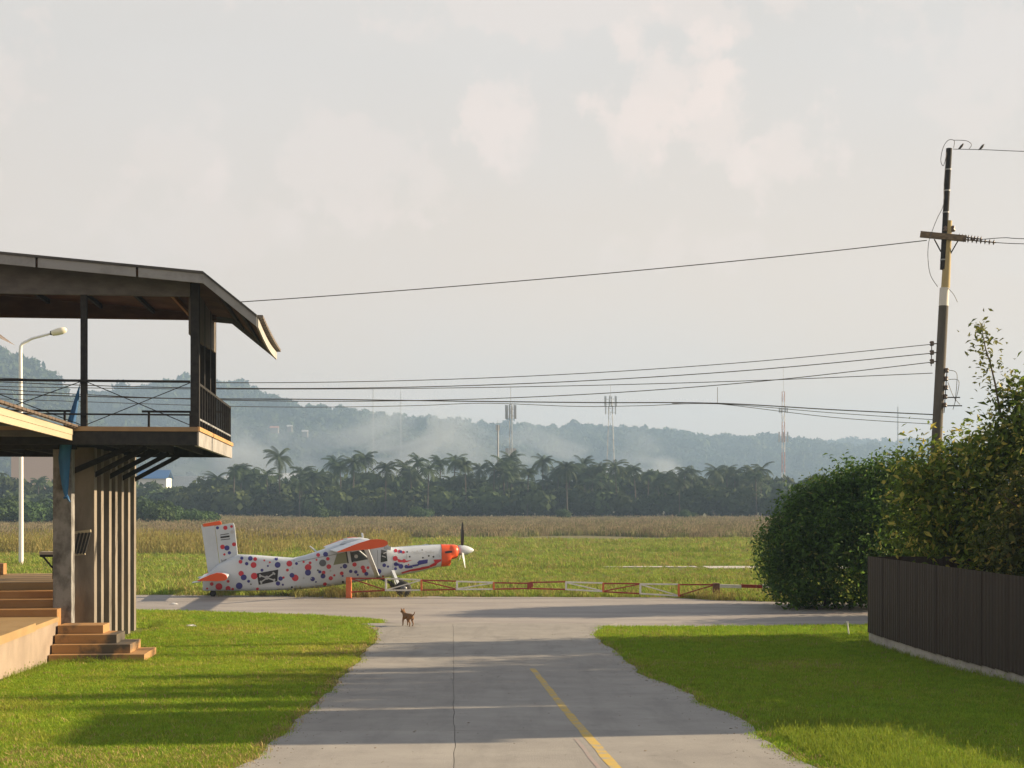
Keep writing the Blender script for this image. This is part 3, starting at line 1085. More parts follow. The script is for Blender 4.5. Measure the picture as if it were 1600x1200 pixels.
for _ in range(700):                         # weeds along the platform and steps
    t = random.random()
    a, bb = random.choice([((-9.85, 27.5), (-10.35, 31.6)), ((-10.3, 31.75), (-8.35, 31.8)), ((-10.7, 41.9), (-10.9, 43.5))])
    pts.append((a[0] + (bb[0] - a[0]) * t + random.uniform(-.05, .25), a[1] + (bb[1] - a[1]) * t - random.uniform(0, .2), ground_z(a[1] + (bb[1] - a[1]) * t)))
    scs.append(random.uniform(.5, 1.0))
for _ in range(420):                         # weeds at the foot of the fence plinth
    y = random.uniform(20, 37.6)
    pts.append((9.5 - .012 * (37.6 - y) * .44 - abs(random.gauss(0, .10)), y, ground_z(y)))
    scs.append(random.uniform(.35, .95) * (1.3 if random.random() < .1 else 1))
scatter('verge_grass', pts, scs, protos_t, tall_g, 'taller seeding grass along the road edge', 'grass', .12)
protos_f = [blade_clump('field_clump', 18, .22, .03, .32, .9, field_g) for _ in range(3)] + [blade_clump('field_clump', 14, .24, .03, .32, .8, field_y)]
pts, scs = [], []
for _ in range(62000):
    y = 49 + (150 - 49) * random.random() ** 1.5
    x = random.uniform(-.48, .48) * y
    if not in_view(x, y) or covered(x, y):
        continue
    if y < 60 and abs(x + 5) < 3 and 54.6 < y < 55.6:
        continue
    d = lerp_pts(TAXI_FAR, x)
    g = vnoise(x, y, 5, 4)
    if 79.5 < y < 84.8 and x > 5 and random.random() < (.93 if x > 11.2 else .78):
        continue
    s = random.uniform(.5, 1.2) * (.55 + .9 * g)
    if y - d < 1.5:
        s *= .8
    if y > 110:
        s *= 1.5
    pts.append((x, y, ground_z(y)))
    scs.append(s)
scatter('field_grass', pts, scs, protos_f, field_g, 'rough green grass of the airfield beyond the gate', 'grass', .12)
protos_r = [blade_clump('reed_clump', 16, .85, .07, .8, .45, reed_m, 8) for _ in range(2)] + [blade_clump('reed_clump', 16, .7, .08, .8, .5, reed_g, 2) for _ in range(2)]
pts, scs = [], []
for _ in range(50000):
    y = 138 + (385 - 138) * random.random() ** 1.5
    x = random.uniform(-.46, .46) * y
    if not in_view(x, y, 200):
        continue
    front = 140 + 22 * vnoise(np.array(x), np.array(0.), 14, 8) + (16 if x > -15 else -8)
    if y < front:
        continue
    pts.append((x, y, 0))
    scs.append(random.uniform(.55, 1.15) * (.65 + .6 * float(vnoise(np.array(x), np.array(y), 18, 6))))
scatter('dry_reeds', pts, scs, protos_r, reed_m, 'band of tall brown reeds at the far side of the field', 'reeds', .08)
protos_y = [blade_clump('seed_grass_clump', 14, 1.0, .05, .6, .5, field_y, 6) for _ in range(3)]
pts, scs = [], []
for _ in range(4600):                        # yellow-green tall grass left of the aircraft
    y = random.uniform(104, 150)
    x = random.uniform(-.38, -.075) * y
    if random.random() < float(vnoise(np.array(x), np.array(y), 9, 5)) * .8 and in_view(x, y):
        pts.append((x, y, 0))
        scs.append(random.uniform(.5, 1.1))
for _ in range(260):                         # tufts in front of the aircraft and gate
    x = random.gauss(-6.6, 1.3) if random.random() < .6 else random.choice([random.uniform(-14, 7), random.gauss(8, .6)])
    y = lerp_pts(TAXI_FAR, x) + random.uniform(-.5, .1) - abs(random.gauss(0, .3)) if x < -3 else lerp_pts(TAXI_FAR, x) + random.uniform(-.1, .5)
    pts.append((x, y, 0))
    scs.append(random.uniform(.15, .38))
scatter('seed_grass', pts, scs, protos_y, field_y, 'yellow seeding grass clumps in the field', 'grass', .1)

# grit, chips and dead leaf bits blown onto the concrete
grit_m = mat('grit', (.20, .165, .12), .95, obj_rand=.5, spec=.1)
def chip(k):
    r = random.Random(k)
    b = MB()
    b.loft([[(math.cos(a) * q_ * r.uniform(.6, 1.2), math.sin(a) * q_ * r.uniform(.4, 1.0), zz) for a in (0, 1.26, 2.5, 3.8, 5.0)] for q_, zz in ((1, 0), (.8, .35), (.2, .5))], smooth=False)
    return b.mesh('grit_chip', grit_m)
pts, scs = [], []
for _ in range(2400):
    y = 12 + 31 * random.random() ** 1.5
    hl, hr = road_half(y)
    t_ = random.random()
    if t_ < .42:
        x = road_c(y) - hl + abs(random.gauss(0, .22)) - .12
    elif t_ < .84:
        x = road_c(y) + hr - abs(random.gauss(0, .22)) + .12
    else:
        x = road_c(y) + random.uniform(-hl, hr)
    pts.append((x, y, ground_z(y) + .021))
    scs.append(random.uniform(.003, .010) * (1.6 if random.random() < .06 else 1) * (1 + .02 * y))
scatter('road_grit', pts, scs, [chip(i) for i in range(4)], grit_m, 'grit and leaf bits along the edges of the road', 'grit')

# ================================================================== LEFT SIDE: BALCONY BUILDING
fin_m = mat('weathered_concrete', (.25, .22, .185), .9, col2=(.11, .095, .08), scale=1.1, detail=8, stretch=(1.6, 1.6, .5), lo=.42, hi=.72, bump=.3, noise=18)
pillar_m = mat('grey_pillar_concrete', (.27, .265, .26), .9, col2=(.09, .086, .083), scale=2.2, detail=9, stretch=(1.2, 1.2, .8), lo=.44, hi=.64, bump=.3, noise=20)
steel_m = mat('dark_steel', (.022, .022, .024), .75, col2=(.04, .038, .036), scale=6, spec=.2)
steel2_m = mat('weathered_beam', (.085, .082, .08), .65, col2=(.13, .125, .12), scale=2.5, stretch=(1, 1, 2.5))
fascia_m = mat('grey_fascia', (.27, .275, .28), .7, col2=(.17, .17, .172), scale=1.6, lo=.45, hi=.7)
roof_m = mat('dark_roof_sheet', (.05, .048, .047), .8, col2=(.09, .085, .08), scale=2)
brown_m = mat('brown_board', (.17, .095, .052), .85, spec=.15, col2=(.11, .062, .036), scale=1.2, stretch=(1, 1, 3))
tan_m = mat('tan_floor_edge', (.46, .25, .085), .75, col2=(.42, .26, .12), scale=1.5)
pale_m = mat('pale_edge_board', (.34, .33, .32), .75, col2=(.25, .24, .23), scale=2)
drape_m = mat('grey_brown_screen', (.16, .135, .11), .85, col2=(.11, .095, .08), scale=2)

B0 = Vector((-7.35, 33.0, 0))
TH = R(6.1)
deck = thing('balcony_building', 'dark roofed balcony building on a row of concrete fin columns', 'building', B0, TH)
DL = 8.7
# fin columns
for i in range(7):
    b0 = 2.31 + (8.5 - 2.31) * i / 6
    w = random.Random(i).uniform(-.012, .012)
    MB().box(-3.55 + w, -2.81 + w, b0, b0 + .34, -.2, 5.105).build('column', fin_m, deck, .008)
    if i % 2 == 0:
        MB().bar((-2.86, b0 + .17, 4.40), (-1.55, b0 + .17, 5.12), .09, .12).build('bracket', steel_m, deck)
MB().bar((-3.5, 2.2, 4.42), (-1.9, 2.2, 5.12), .09, .13).build('bracket', steel_m, deck)
# floor: planks carried by joists on two edge beams
for i in range(16):
    y0, y1 = DL * i / 16, DL * (i + 1) / 16
    MB().box(-9, -.03, y0 + (.012 if i else .01), y1 - .012, 5.40, 5.495).build('floor_board', tan_m if i == 0 else brown_m, deck)
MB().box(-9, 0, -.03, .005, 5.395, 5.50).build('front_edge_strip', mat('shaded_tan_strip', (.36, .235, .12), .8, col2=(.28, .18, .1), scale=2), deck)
MB().box(-.028, .03, .008, DL, 5.41, 5.51).build('side_edge_strip', tan_m, deck)
MB().box(-9, -.03, .0, .12, 5.08, 5.392).build('front_beam', steel_m, deck)
MB().box(-.10, -.005, .125, DL, 5.06, 5.405).build('side_fascia', pale_m, deck)
MB().box(-9, -.105, DL - .12, DL - .005, 5.08, 5.392).build('back_beam', steel_m, deck)
for i in range(10):
    a = -.9 - i * .85
    MB().box(a, a + .08, .125, DL - .125, 5.16, 5.395).build('joist', steel_m, deck)
# posts
MB().box(-.20, .0, .14, .34, 5.5, 8.93).build('post', steel_m, deck)
MB().box(-2.72, -2.58, .14, .28, 5.5, 9.12).build('post', steel_m, deck)
MB().box(-5.5, -5.36, .14, .28, 5.5, 9.3).build('post', steel_m, deck)
for k, bb in enumerate([1.9, 3.6, 5.3, 7.0]):
    a = -.22 - .03 * k
    MB().box(a - .16, a, bb, bb + .16, 5.5, 8.95).build('post', steel_m, deck)
# screens hung between the side posts
for k, (y0, y1) in enumerate([(.36, 1.88), (2.08, 3.58), (3.78, 5.28), (5.48, 6.98)]):
    a = -.27 - .03 * k
    MB().box(a, a + .05, y0, y1, 7.72 + .09 * k, 8.94).build('screen', drape_m, deck)
# front rail, lower rail, cross cables
MB().bar((-9, .08, 6.57), (-.2, .08, 6.57), .055).build('top_rail', steel_m, deck)
MB().bar((-9, .08, 5.79), (-.2, .08, 5.79), .04).build('lower_rail', steel_m, deck)
for a0, a1 in ((-2.58, -.2), (-5.36, -2.72), (-9, -5.5)):
    s = MB()
    s.tube([(a0, .12, 6.55), (a1, .12, 5.55)], .010, 4)
    s.tube([(a0, .135, 5.55), (a1, .135, 6.55)], .010, 4)
    s.build('cross_cable', steel_m, deck)
# back rail in two lengths
for a0, a1, posts in ((-2.6, -.05, (-2.4, -1.2, -.1)), (-8.0, -4.55, (-7.6, -6.2, -4.8))):
    MB().bar((a0, DL - .1, 6.42), (a1, DL - .1, 6.42), .06).build('back_rail', steel_m, deck)
    for a in posts:
        MB().box(a - .03, a + .03, DL - .14, DL - .06, 5.5, 6.40).build('rail_post', steel_m, deck)
# side railing with upright balusters
MB().bar((-.06, .36, 6.55), (-.06, DL - .05, 6.55), .06).build('side_rail', steel_m, deck)
MB().bar((-.06, .36, 5.72), (-.06, DL - .05, 5.72), .045).build('side_rail', galv, deck)
for k in range(15):
    bb = .55 + k * .575
    MB().box(-.085, -.035, bb, bb + .05, 5.5, 6.52).build('baluster', steel_m, deck)
# roof: shallow upper slope, steeper skirt
RY0, RY1 = -.65, 6.6
prof = [(-20, 9.0), (-10.2, 9.80), (.18, 8.96), (1.40, 7.98)]
def offset_prof(dz0, dz1):
    return [(x, z + dz1) for x, z in prof] + [(x, z + dz0) for x, z in reversed(prof)]
MB().prism(offset_prof(.03, .085), RY0 - .06, RY1 + .06).build('roof_sheet', roof_m, deck)
MB().prism([(x, z - .0) for x, z in prof] + [(x, z - .035) for x, z in reversed(prof)], RY0 + .06, RY1 - .06).build('ceiling', brown_m, deck)
for i, (p0, p1) in enumerate(zip(prof[1:], prof[2:])):
    for nm, yy in (('front_fascia', RY0), ('back_fascia', RY1)):
        cuts = [(0, .64), (.645, .855), (.86, 1)] if i == 0 else [(0, 1)]
        for c0, c1 in cuts:
            q0 = (p0[0] + (p1[0] - p0[0]) * c0, p0[1] + (p1[1] - p0[1]) * c0)
            q1 = (p0[0] + (p1[0] - p0[0]) * c1 - .004, p0[1] + (p1[1] - p0[1]) * c1)
            MB().prism([(q0[0], q0[1] + .028), (q1[0], q1[1] + .028), (q1[0], q1[1] - .19), (q0[0], q0[1] - .19)], yy - .03, yy + .03).build(nm, fascia_m, deck)
# eave board along the skirt, slightly bowed
s = MB()
rings = []
for k in range(9):
    y = RY0 + .04 + (RY1 - RY0 - .08) * k / 8
    dz = -.10 * math.sin(math.pi * k / 8)
    rings.append([(1.39, y, 7.78 + dz), (1.43, y, 7.78 + dz), (1.43, y, 7.985 + dz), (1.39, y, 7.985 + dz)])
s.loft(rings, smooth=False)
s.build('eave_board', mat('white_eave_board', (.42, .41, .39), .7, col2=(.34, .33, .31), scale=2), deck)
for k in range(18):                          # tile ends over the eave board
    y = RY0 + .1 + (RY1 - RY0 - .3) * k / 17
    MB().box(1.28, 1.53, y, y + .33, 8.01 - .06 * math.sin(math.pi * k / 17), 8.075 - .04 * math.sin(math.pi * k / 17)).build('roof_tile', mat('weathered_tile', (.22, .19, .16), .9, col2=(.12, .1, .09), scale=4), deck)
for y, bz, mm, nm in ((.16, 8.58, steel2_m, 'front_header'), (RY1 - .5, 8.80, brown_m, 'back_header')):
    MB().prism([(-9.9, bz), (-.205, bz), (-.205, 8.93), (-9.9, 9.70)], y - .05, y + .09).build(nm, mm, deck)
for a in (-.9, -1.9, -3.3, -4.7, -6.1):
    z = 8.96 + (.18 - a) * (.84 / 10.38)
    MB().bar((a, .3, z - .12), (a, RY1 - .6, z - .12), .07, .12).build('purlin', steel_m if a < -1 else tan_m, deck)
for a, z in ((.5, 8.68), (.95, 8.32)):
    MB().bar((a, RY0 + .1, z - .06), (a, RY1 - .1, z - .06), .06, .10).build('purlin', steel_m, deck)

# ------------------------------------------------------------------ low pavilion roof with its pillar
cream_m = mat('cream_fascia', (.46, .40, .28), .7, col2=(.40, .345, .24), scale=1.2, stretch=(1, .3, 3))
pav = thing('pavilion', 'low tiled pavilion roof with cream eave board on a grey concrete pillar', 'pavilion', (-10.32, 33.55, 0), R(7.6))
MB().box(-.60, -.17, .0, .44, -.1, 5.17).build('pillar', pillar_m, pav, .01)
for z0, z1, o_ in ((5.30, 5.44, .0), (5.17, 5.295, -.012)):
    MB().box(-.03 + o_, .02 + o_, -16, .35, z0, z1).build('eave_board', cream_m, pav)
tile_m = mat('brown_roof_tile', (.16, .115, .085), .9, col2=(.09, .07, .055), scale=3)
MB().prism([(.10, 5.455), (.10, 5.50), (-8, 8.1), (-8, 8.05)], -16, .42).build('roof_sheet', tile_m, pav)
for k in range(44):
    y = -15.9 + k * .37
    MB().prism([(.14, 5.475), (.14, 5.525), (-.35, 5.69), (-.35, 5.64)], y, y + .34).build('roof_tile', tile_m, pav)
for k in range(6):
    a = -.5 - k * .85
    z = 5.40 + (-a) * .32
    MB().bar((a, -16, z - .1), (a, .34, z - .1), .06, .12).build('purlin', steel_m, pav)
MB().box(-7.5, -.06, -.02, .10, 5.0, 5.13).build('end_beam', steel_m, pav)
MB().box(-7.5, -.06, -3.1, -2.95, 5.16, 5.29).build('tie_beam', steel2_m, pav)
MB().box(-7.5, -.06, -7.1, -6.95, 5.16, 5.29).build('tie_beam', steel2_m, pav)
MB().box(-.72, -.30, -9.4, -8.96, -.1, 5.3).build('pillar', pillar_m, pav, .01)

# another roof tip behind the balcony
nb = thing('neighbour_roof', 'grey roof tip with white eave board at the left edge', 'roof', (-16.25, 45, 0), R(6))
MB().prism([(0, 8.95), (-.9, 9.62), (-6, 12.2), (-6, 12.1), (-.9, 9.45)], 0, 1.6).build('roof_sheet', mat('grey_brown_tiles', (.20, .17, .155), .85, col2=(.13, .11, .1), scale=2), nb)
MB().prism([(-.35, 8.62), (-.30, 8.82), (-2.2, 9.6), (-2.2, 9.35)], -.06, -.01).build('gable_board', white_w, nb)
MB().box(-7.8, -2.4, .3, 1.4, 0, 9.2).build('wall', white_w, nb)

# blue furled cloth and its cord
blue_m = mat('blue_tarpaulin', (.03, .19, .42), .6, col2=(.02, .10, .26), scale=3, stretch=(1, 1, .4))
bl = thing('blue_tarpaulin', 'furled blue tarpaulin hanging down in front of the grey pillar', 'tarpaulin', at(104, 780, 33.35))
base = at(104, 780, 33.35)
rings = []
for px, py, w in [(124, 604, .012), (120, 622, .045), (115, 645, .075), (109, 668, .09), (103, 690, .115), (101, 715, .12), (101, 740, .10), (102, 758, .07), (103, 770, .045), (104, 777, .025)]:
    c = at(px, py, 33.35) - base
    ring = []
    for k in range(14):
        a = 2 * math.pi * k / 14
        rr_ = w * (1 + .32 * math.sin(5 * a + py * .03))
        ring.append((c.x + rr_ * math.cos(a), c.y + rr_ * .35 * math.sin(a), c.z))
    rings.append(ring)
s = MB()
s.loft(rings)
s.build('cloth', blue_m, bl)
s = MB()
kn = at(104, 778, 33.3) - base
s.tube([kn + Vector((-.06, 0, 0)), kn + Vector((.03, -.03, .02)), kn + Vector((.08, 0, -.10))], [.03, .045, .015], 6)
s.build('knot', blue_m, bl)
s = MB()
s.tube([at(124, 606, 33.35) - base, at(127, 585, 33.3) - base, at(132, 560, 33.2) - base], .008, 4)
s.build('cord', steel_m, bl)

# ------------------------------------------------------------------ platform with its steps
ochre = mat('ochre_painted_step', (.38, .215, .085), .7, col2=(.33, .165, .055), scale=1.4, detail=8, bump=.1, noise=40)
ochre_stain = mat('stained_step', (.38, .215, .085), .75, col2=(.09, .075, .055), scale=1.3, detail=10, lo=.50, hi=.62, stretch=(1, .2, .8), bump=.15)
ochre_floor = mat('ochre_floor', (.37, .25, .115), .7, col2=(.30, .20, .09), scale=.9, detail=8)
plinth_m = mat('cream_plinth', (.34, .27, .21), .85, col2=(.26, .205, .16), scale=1.4, detail=9, stretch=(1, 1, .6), bump=.2, noise=30)
PT = R(6.3)
plat = thing('platform', 'ochre painted platform with broad steps at the left edge', 'platform', (-10.52, 32.0, 0), PT)
MB().box(-9, -.02, -16, 1.05, -.2, .94).build('lower_wall', plinth_m, plat)
MB().box(-9, .0, -1.55, 1.05, .945, 1.05).build('landing', ochre_floor, plat)
MB().box(-9, .05, -16, -1.56, .945, 1.12).build('landing', ochre_floor, plat)
for k in range(4):
    y0 = 1.06 + k * .66
    MB().box(-9, -.04 - .10 * k, y0, y0 + (.655 if k < 3 else 4.9), .5, 1.05 + .175 * (k + 1)).build('step', ochre if k < 3 else ochre_floor, plat, .008)
MB().box(-9, -.46, 3.04, 3.055, 1.575, 1.70).build('riser', ochre, plat)
MB().box(-1.8, -.06, 1.06, 2.9, -.2, .49).build('side_wall', plinth_m, plat)
MB().box(-3.05, -2.75, 6.9, 7.6, 1.76, 2.06).build('low_block', ochre, plat)

st = thing('side_steps', 'four ochre side steps with dark stains going down to the lawn', 'steps', (-10.52, 32.0, 0), R(5.0))
zs = [.085 + .0, .27, .47, .67, .865]
for k in range(4):                           # bottom one first
    x1 = 2.14 - .365 * k
    y0 = -.10 + .30 * k
    MB().box(.01, x1, y0, 1.55, -.15 if k == 0 else zs[k] + .001, zs[k + 1]).build('step', ochre_stain, st, .006)

# ------------------------------------------------------------------ bench on the platform
bench = thing('table', 'black steel table with a braced leg left of the grey pillar', 'table', at(84, 902, 36.6))
bb_ = at(84, 902, 36.6)
def bp(px, py, dy=0):
    q = at(px, py, 36.6 + dy) - bb_
    return q
MB().box(bp(65, 0).x, bp(126, 0).x, -.2, .2, bp(0, 868).z + .03, bp(0, 863).z + .02).build('table_top', mat('pale_bench_top', (.5, .48, .45), .7), bench)
MB().bar(bp(65, 868), bp(126, 868), .3, .07).build('top_frame', steel_m, bench)
MB().bar(bp(84, 868), bp(84, 905.5), .055).build('leg', steel_m, bench)
MB().bar(bp(116, 868), bp(116, 905.5), .055).build('leg', steel_m, bench)
MB().tube([bp(67, 869), bp(80, 885), bp(87, 891), bp(86, 898)], .025, 6).build('brace', steel_m, bench)
rail = thing('handrail', 'short slatted handrail beside the grey pillar', 'handrail', at(121, 867, 34.35))
bb_ = at(121, 867, 34.35)
def bp(px, py, dy=0):
    return at(px, py, 34.35 + dy) - bb_
MB().bar(bp(112, 868), at(112, 867, 34.35) - bb_ + Vector((0, 0, -2.4)), .06).build('post', steel_m, rail)
MB().bar(bp(112, 833), bp(142, 829.5), .05, .065).build('top_rail', cream_m, rail)
MB().bar(bp(112, 867.5), bp(133, 865), .05, .05).build('bottom_rail', cream_m, rail)
for k in range(4):
    MB().bar(bp(118 + k * 5 - 2, 866), bp(124 + k * 5.5, 832), .05, .045).build('slat', steel_m, rail)

# ------------------------------------------------------------------ lamp post
lamp_m = mat('white_lamp_paint', (.78, .78, .77), .45)
YL = 86.
lp = thing('lamp_post', 'tall white lamp post with a bent arm seen through the balcony', 'lamp post', (at(33, 0, YL).x, YL, 0))
o0 = Vector((at(33, 0, YL).x, YL, 0))
s = MB()
s.tube([(0, 0, 0), at(33, 700, YL) - o0, at(32, 548, YL) - o0], [.15, .13, .11], 10)
s.build('pole', lamp_m, lp)
s = MB()
s.tube([at(32, 549, YL) - o0, at(32.5, 541, YL) - o0, at(35, 537, YL) - o0, at(50, 529, YL) - o0, at(82, 520.5, YL) - o0], [.11, .105, .10, .08, .07], 8)
s.build('arm', lamp_m, lp)
hd = at(92, 518, YL) - o0
s = MB()
s.lathe([(.05, -.50), (.17, -.42), (.22, -.1), (.22, .2), (.16, .42), (.04, .5)], (0, 0, 0), 'x', 12)
ho = s.build('lamp_head', mat('cream_lamp_head', (.80, .76, .62), .4), lp)
ho.location = hd
ho.rotation_euler = (0, R(-14), 0)
MB().box(-.12, .08, -.1, .1, -.12, .12).build('bracket', steel_m, lp).location = at(82, 520.5, YL) - o0

# ================================================================== RIGHT SIDE
# ------------------------------------------------------------------ sheet fence on a plinth
fence_m = mat('brown_sheet_metal', (.044, .030, .023), .65, col2=(.034, .024, .019), scale=.8, stretch=(1, 1, .3), obj_rand=.035, spec=.25, stain=[(1.6, (1, 1, .25), .6, .5, .8)])
fence = thing('fence', 'dark brown corrugated sheet fence on a low concrete plinth', 'fence', (9.5, 37.6, 0), R(-.3))
def sheet_mesh(w, z0, z1, along='y'):
    vs_, fs_ = [], []
    n = int(w / .05)
    for i in range(n + 1):
        t = w * i / n
        d = .009 if (i // 2) % 2 else -.0
        p = [(d, -t, z0), (d, -t, z1)] if along == 'y' else [(t, d, z0), (t, d, z1)]
        vs_ += p
    for i in range(n):
        fs_.append((2 * i, 2 * i + 1, 2 * i + 3, 2 * i + 2))
    b = MB()
    b.add(vs_, fs_)
    return b.mesh('fence_sheet', fence_m)
y = 0
k = 0
while y < 27.5:
    o = bpy.data.objects.new('sheet', sheet_mesh(.80, .28 + max(0, ground_z(37.6 - y)) * .8, 2.31 + .0035 * y))
    C.objects.link(o)
    o.parent = fence
    o.location = (-.008 * (k % 2) + random.uniform(-.004, .004), -y, 0)
    sd = o.modifiers.new('thickness', 'SOLIDIFY')
    sd.thickness = .004
    y += .77
    k += 1
for i in range(12):
    o = bpy.data.objects.new('sheet', sheet_mesh(.80, .28, 2.3, 'x'))
    C.objects.link(o)
    o.parent = fence
    o.location = (.02 + i * .77, .02 + .008 * (i % 2), 0)
pl_m = mat('plinth_concrete', (.40, .385, .36), .9, col2=(.24, .225, .21), scale=1.8, detail=9, lo=.45, hi=.75, bump=.25, noise=25)
for i in range(9):
    y0, y1 = -i * 3.05, -(i + 1) * 3.05 + .015
    g0 = ground_z(37.6 + (y0 + y1) / 2)
    za, zb = ground_z(37.6 + y0), ground_z(37.6 + y1)
    b = MB()
    b.add([(.03, y0, -.3), (.18, y0, -.3), (.18, y1, -.3), (.03, y1, -.3), (.03, y0, za * .8 + .285), (.18, y0, za * .8 + .285), (.18, y1, zb * .8 + .285), (.03, y1, zb * .8 + .285)],
          [(3, 2, 1, 0), (4, 5, 6, 7), (0, 1, 5, 4), (1, 2, 6, 5), (2, 3, 7, 6), (3, 0, 4, 7)])
    b.build('plinth_block', pl_m, fence)
MB().box(.2, 9.4, .06, .2, -.3, .285).build('plinth_block', pl_m, fence)
for i in range(10):
    yy = -.1 - i * 3.0
    MB().box(.05, .11, yy - .03, yy + .03, .2, 2.25).build('post', steel_m, fence)

# ------------------------------------------------------------------ shrubs and trees
def leaf_mesh(name, centers, normals, sizes, m, colours, fold=.25, aspect=.42, r=rng):
    """Pointed folded leaves: two triangles each pair, random about normals."""
    n = len(centers)
    d = r.normal(0, 1, (n, 3))
    d -= normals * (d * normals).sum(1, keepdims=True)
    d /= np.linalg.norm(d, axis=1, keepdims=True) + 1e-9
    s = np.cross(normals, d)
    sz = sizes[:, None]
    base = centers - d * sz * .5
    tip = centers + d * sz * .5 - normals * sz * .12
    l_ = centers + s * sz * aspect * .5 + normals * sz * fold * .3
    r_ = centers - s * sz * aspect * .5 + normals * sz * fold * .3
    V = np.stack([base, l_, tip, r_], 1).reshape(-1, 3)
    k = np.arange(n)[:, None] * 4
    Fq = np.concatenate([np.concatenate([k, k + 2, k + 1], 1), np.concatenate([k, k + 3, k + 2], 1)], 0)
    return np_mesh(name, V, Fq, m, np.repeat(colours, 4, axis=0))
leaf_m = mat('leaf', (1.25, 1.25, 1.25), .5, attr='Col', transl=.5, spec=.2)
def rand_dirs(n, r):
    d = r.normal(0, 1, (n, 3))
    return d / np.linalg.norm(d, axis=1, keepdims=True)
def crown(name, blobs, n, size, pal, parent, seed, shell=.3, up=.5, jit=.10):
    """Leaves clustered on twigs over a set of ellipsoids (c, radii)."""
    r = np.random.default_rng(seed)
    vol = np.array([b[1][0] * b[1][1] * b[1][2] for b in blobs]) ** .67
    which = r.choice(len(blobs), n // 14, p=vol / vol.sum())
    cs = np.array([b[0] for b in blobs])[which]
    rd = np.array([b[1] for b in blobs])[which]
    d = rand_dirs(len(which), r)
    tw = cs + d * rd * (1 - shell * r.random((len(which), 1)) ** 1.6)
    tw = tw * 1.0 + r.normal(0, jit, tw.shape) * rd
    c = np.repeat(tw, 14, 0) + r.normal(0, size * 1.35, (len(tw) * 14, 3))
    nrm = np.repeat(d, 14, 0) * .7 + r.normal(0, .6, (len(c), 3)) + np.array([0, 0, up])
    nrm /= np.linalg.norm(nrm, axis=1, keepdims=True)
    keep = c[:, 2] > .05
    c, nrm = c[keep], nrm[keep]
    sz = size * r.uniform(.6, 1.35, len(c)) * np.repeat(r.uniform(.75, 1.3, len(which)), 14)[keep]
    w = r.random((len(c), 1))
    tone = np.repeat(r.uniform(.55, 1.4, len(which)), 14)[keep][:, None]
    w = np.clip(w * .5 + np.repeat(r.random(len(which)), 14)[keep][:, None] * .5, 0, 1)
    col = (np.array(pal[0]) * (1 - w) + np.array(pal[1]) * w) * tone
    if len(pal) > 2:
        q = r.random(len(c)) < pal[3]
        col[q] = np.array(pal[2]) * r.uniform(.7, 1.2, (q.sum(), 1))
    o = bpy.data.objects.new('crown', leaf_mesh(name + '_leaves', c, nrm, sz, leaf_m, col, r=r))
    C.objects.link(o)
    o.parent = parent
    return o
bark_m = mat('bark', (.14, .11, .085), .9, col2=(.08, .065, .05), scale=9, stretch=(1, 1, .25), bump=.4)
def limbs(parent, starts, seed, H, r0):
    r = random.Random(seed)
    b = MB()
    for (x, y, n) in starts:
        tip = Vector((x + r.uniform(-.3, .3), y + r.uniform(-.3, .3), H * .55))
        b.tube([(x, y, -.2), (x + .05, y, H * .25), tip], [r0, r0 * .8, r0 * .5], 8)
        for k in range(n):
            a = k * 2.4 + r.random()
            e = tip + Vector((math.cos(a) * r.uniform(.7, 1.6), math.sin(a) * r.uniform(.7, 1.6), H * r.uniform(.1, .36)))
            b.tube([tip + Vector((0, 0, -r.random() * H * .2)), tip.lerp(e, .5) + Vector((0, 0, .2)), e], [r0 * .45, r0 * .3, r0 * .1], 6)
    return b.build('trunk', bark_m, parent)

# round dark bush by the taxiway
bx = thing('round_bush', 'large round dark green bush beside the gate end', 'bush', (12.0, 50.5, 0))
limbs(bx, [(-.8, -.2, 6), (.6, .4, 6), (1.6, -.6, 5)], 3, 3.6, .11)
crown('bush', [((-.2, 0, 2.0), (2.9, 2.6, 1.95)), ((1.0, .4, 3.1), (2.4, 2.2, 1.8)), ((-1.0, -.2, 2.9), (1.6, 1.6, 1.35)), ((1.9, -.4, 3.9), (1.4, 1.4, 1.15)), ((.1, .2, 3.9), (1.3, 1.3, 1.0)), ((2.6, 0, 1.8), (2.2, 2.2, 1.8)), ((-1.7, -.3, 1.1), (1.2, 1.6, 1.0))] + [((lx_, ly_, lz_), (.62, .62, .5)) for lx_, ly_, lz_ in ((-1.6, -.9, 3.7), (-.9, -1.2, 4.2), (-.2, -1.0, 4.65), (.6, -1.3, 4.5), (1.3, -1.1, 4.9), (2.1, -1.2, 4.8), (-2.4, -.6, 2.7), (-1.9, -1.6, 2.6), (-.7, -2.0, 3.2), (.4, -2.1, 3.5), (1.5, -1.9, 3.9), (-2.6, -1.0, 1.6), (2.9, -.8, 4.3))],
      60000, .16, [(.040, .085, .020), (.10, .175, .03), (.20, .22, .06), .05], bx, 11, .22, .5, .045)

# yellow-green tree just behind the fence corner, and the taller one with a long shoot
ty = thing('yellow_green_tree', 'yellow-green leafy tree leaning over the fence corner by the power pole', 'tree', (11.95, 38.9, 0))
limbs(ty, [(0, 0, 8), (.7, .5, 6)], 5, 4.6, .10)
crown('ty', [((0, 0, 3.6), (1.5, 1.4, 1.6)), ((.9, .2, 3.0), (1.6, 1.4, 1.7)), ((-.4, .1, 4.6), (1.1, 1.0, .85)), ((.9, -.1, 4.9), (1.2, 1.1, .8)), ((0, -.3, 2.3), (1.5, 1.3, 1.1))],
      10500, .20, [(.06, .10, .018), (.18, .23, .03), (.46, .40, .09), .16], ty, 12, .75)  # third palette colour paints a share of the leaves as sunlit yellow
tt_ = thing('tall_shoot_tree', 'tall leafy tree with one long shoot reaching up at the right edge', 'tree', (13.4, 37.4, 0))
limbs(tt_, [(0, 0, 8), (.8, -.3, 7)], 8, 5.2, .12)
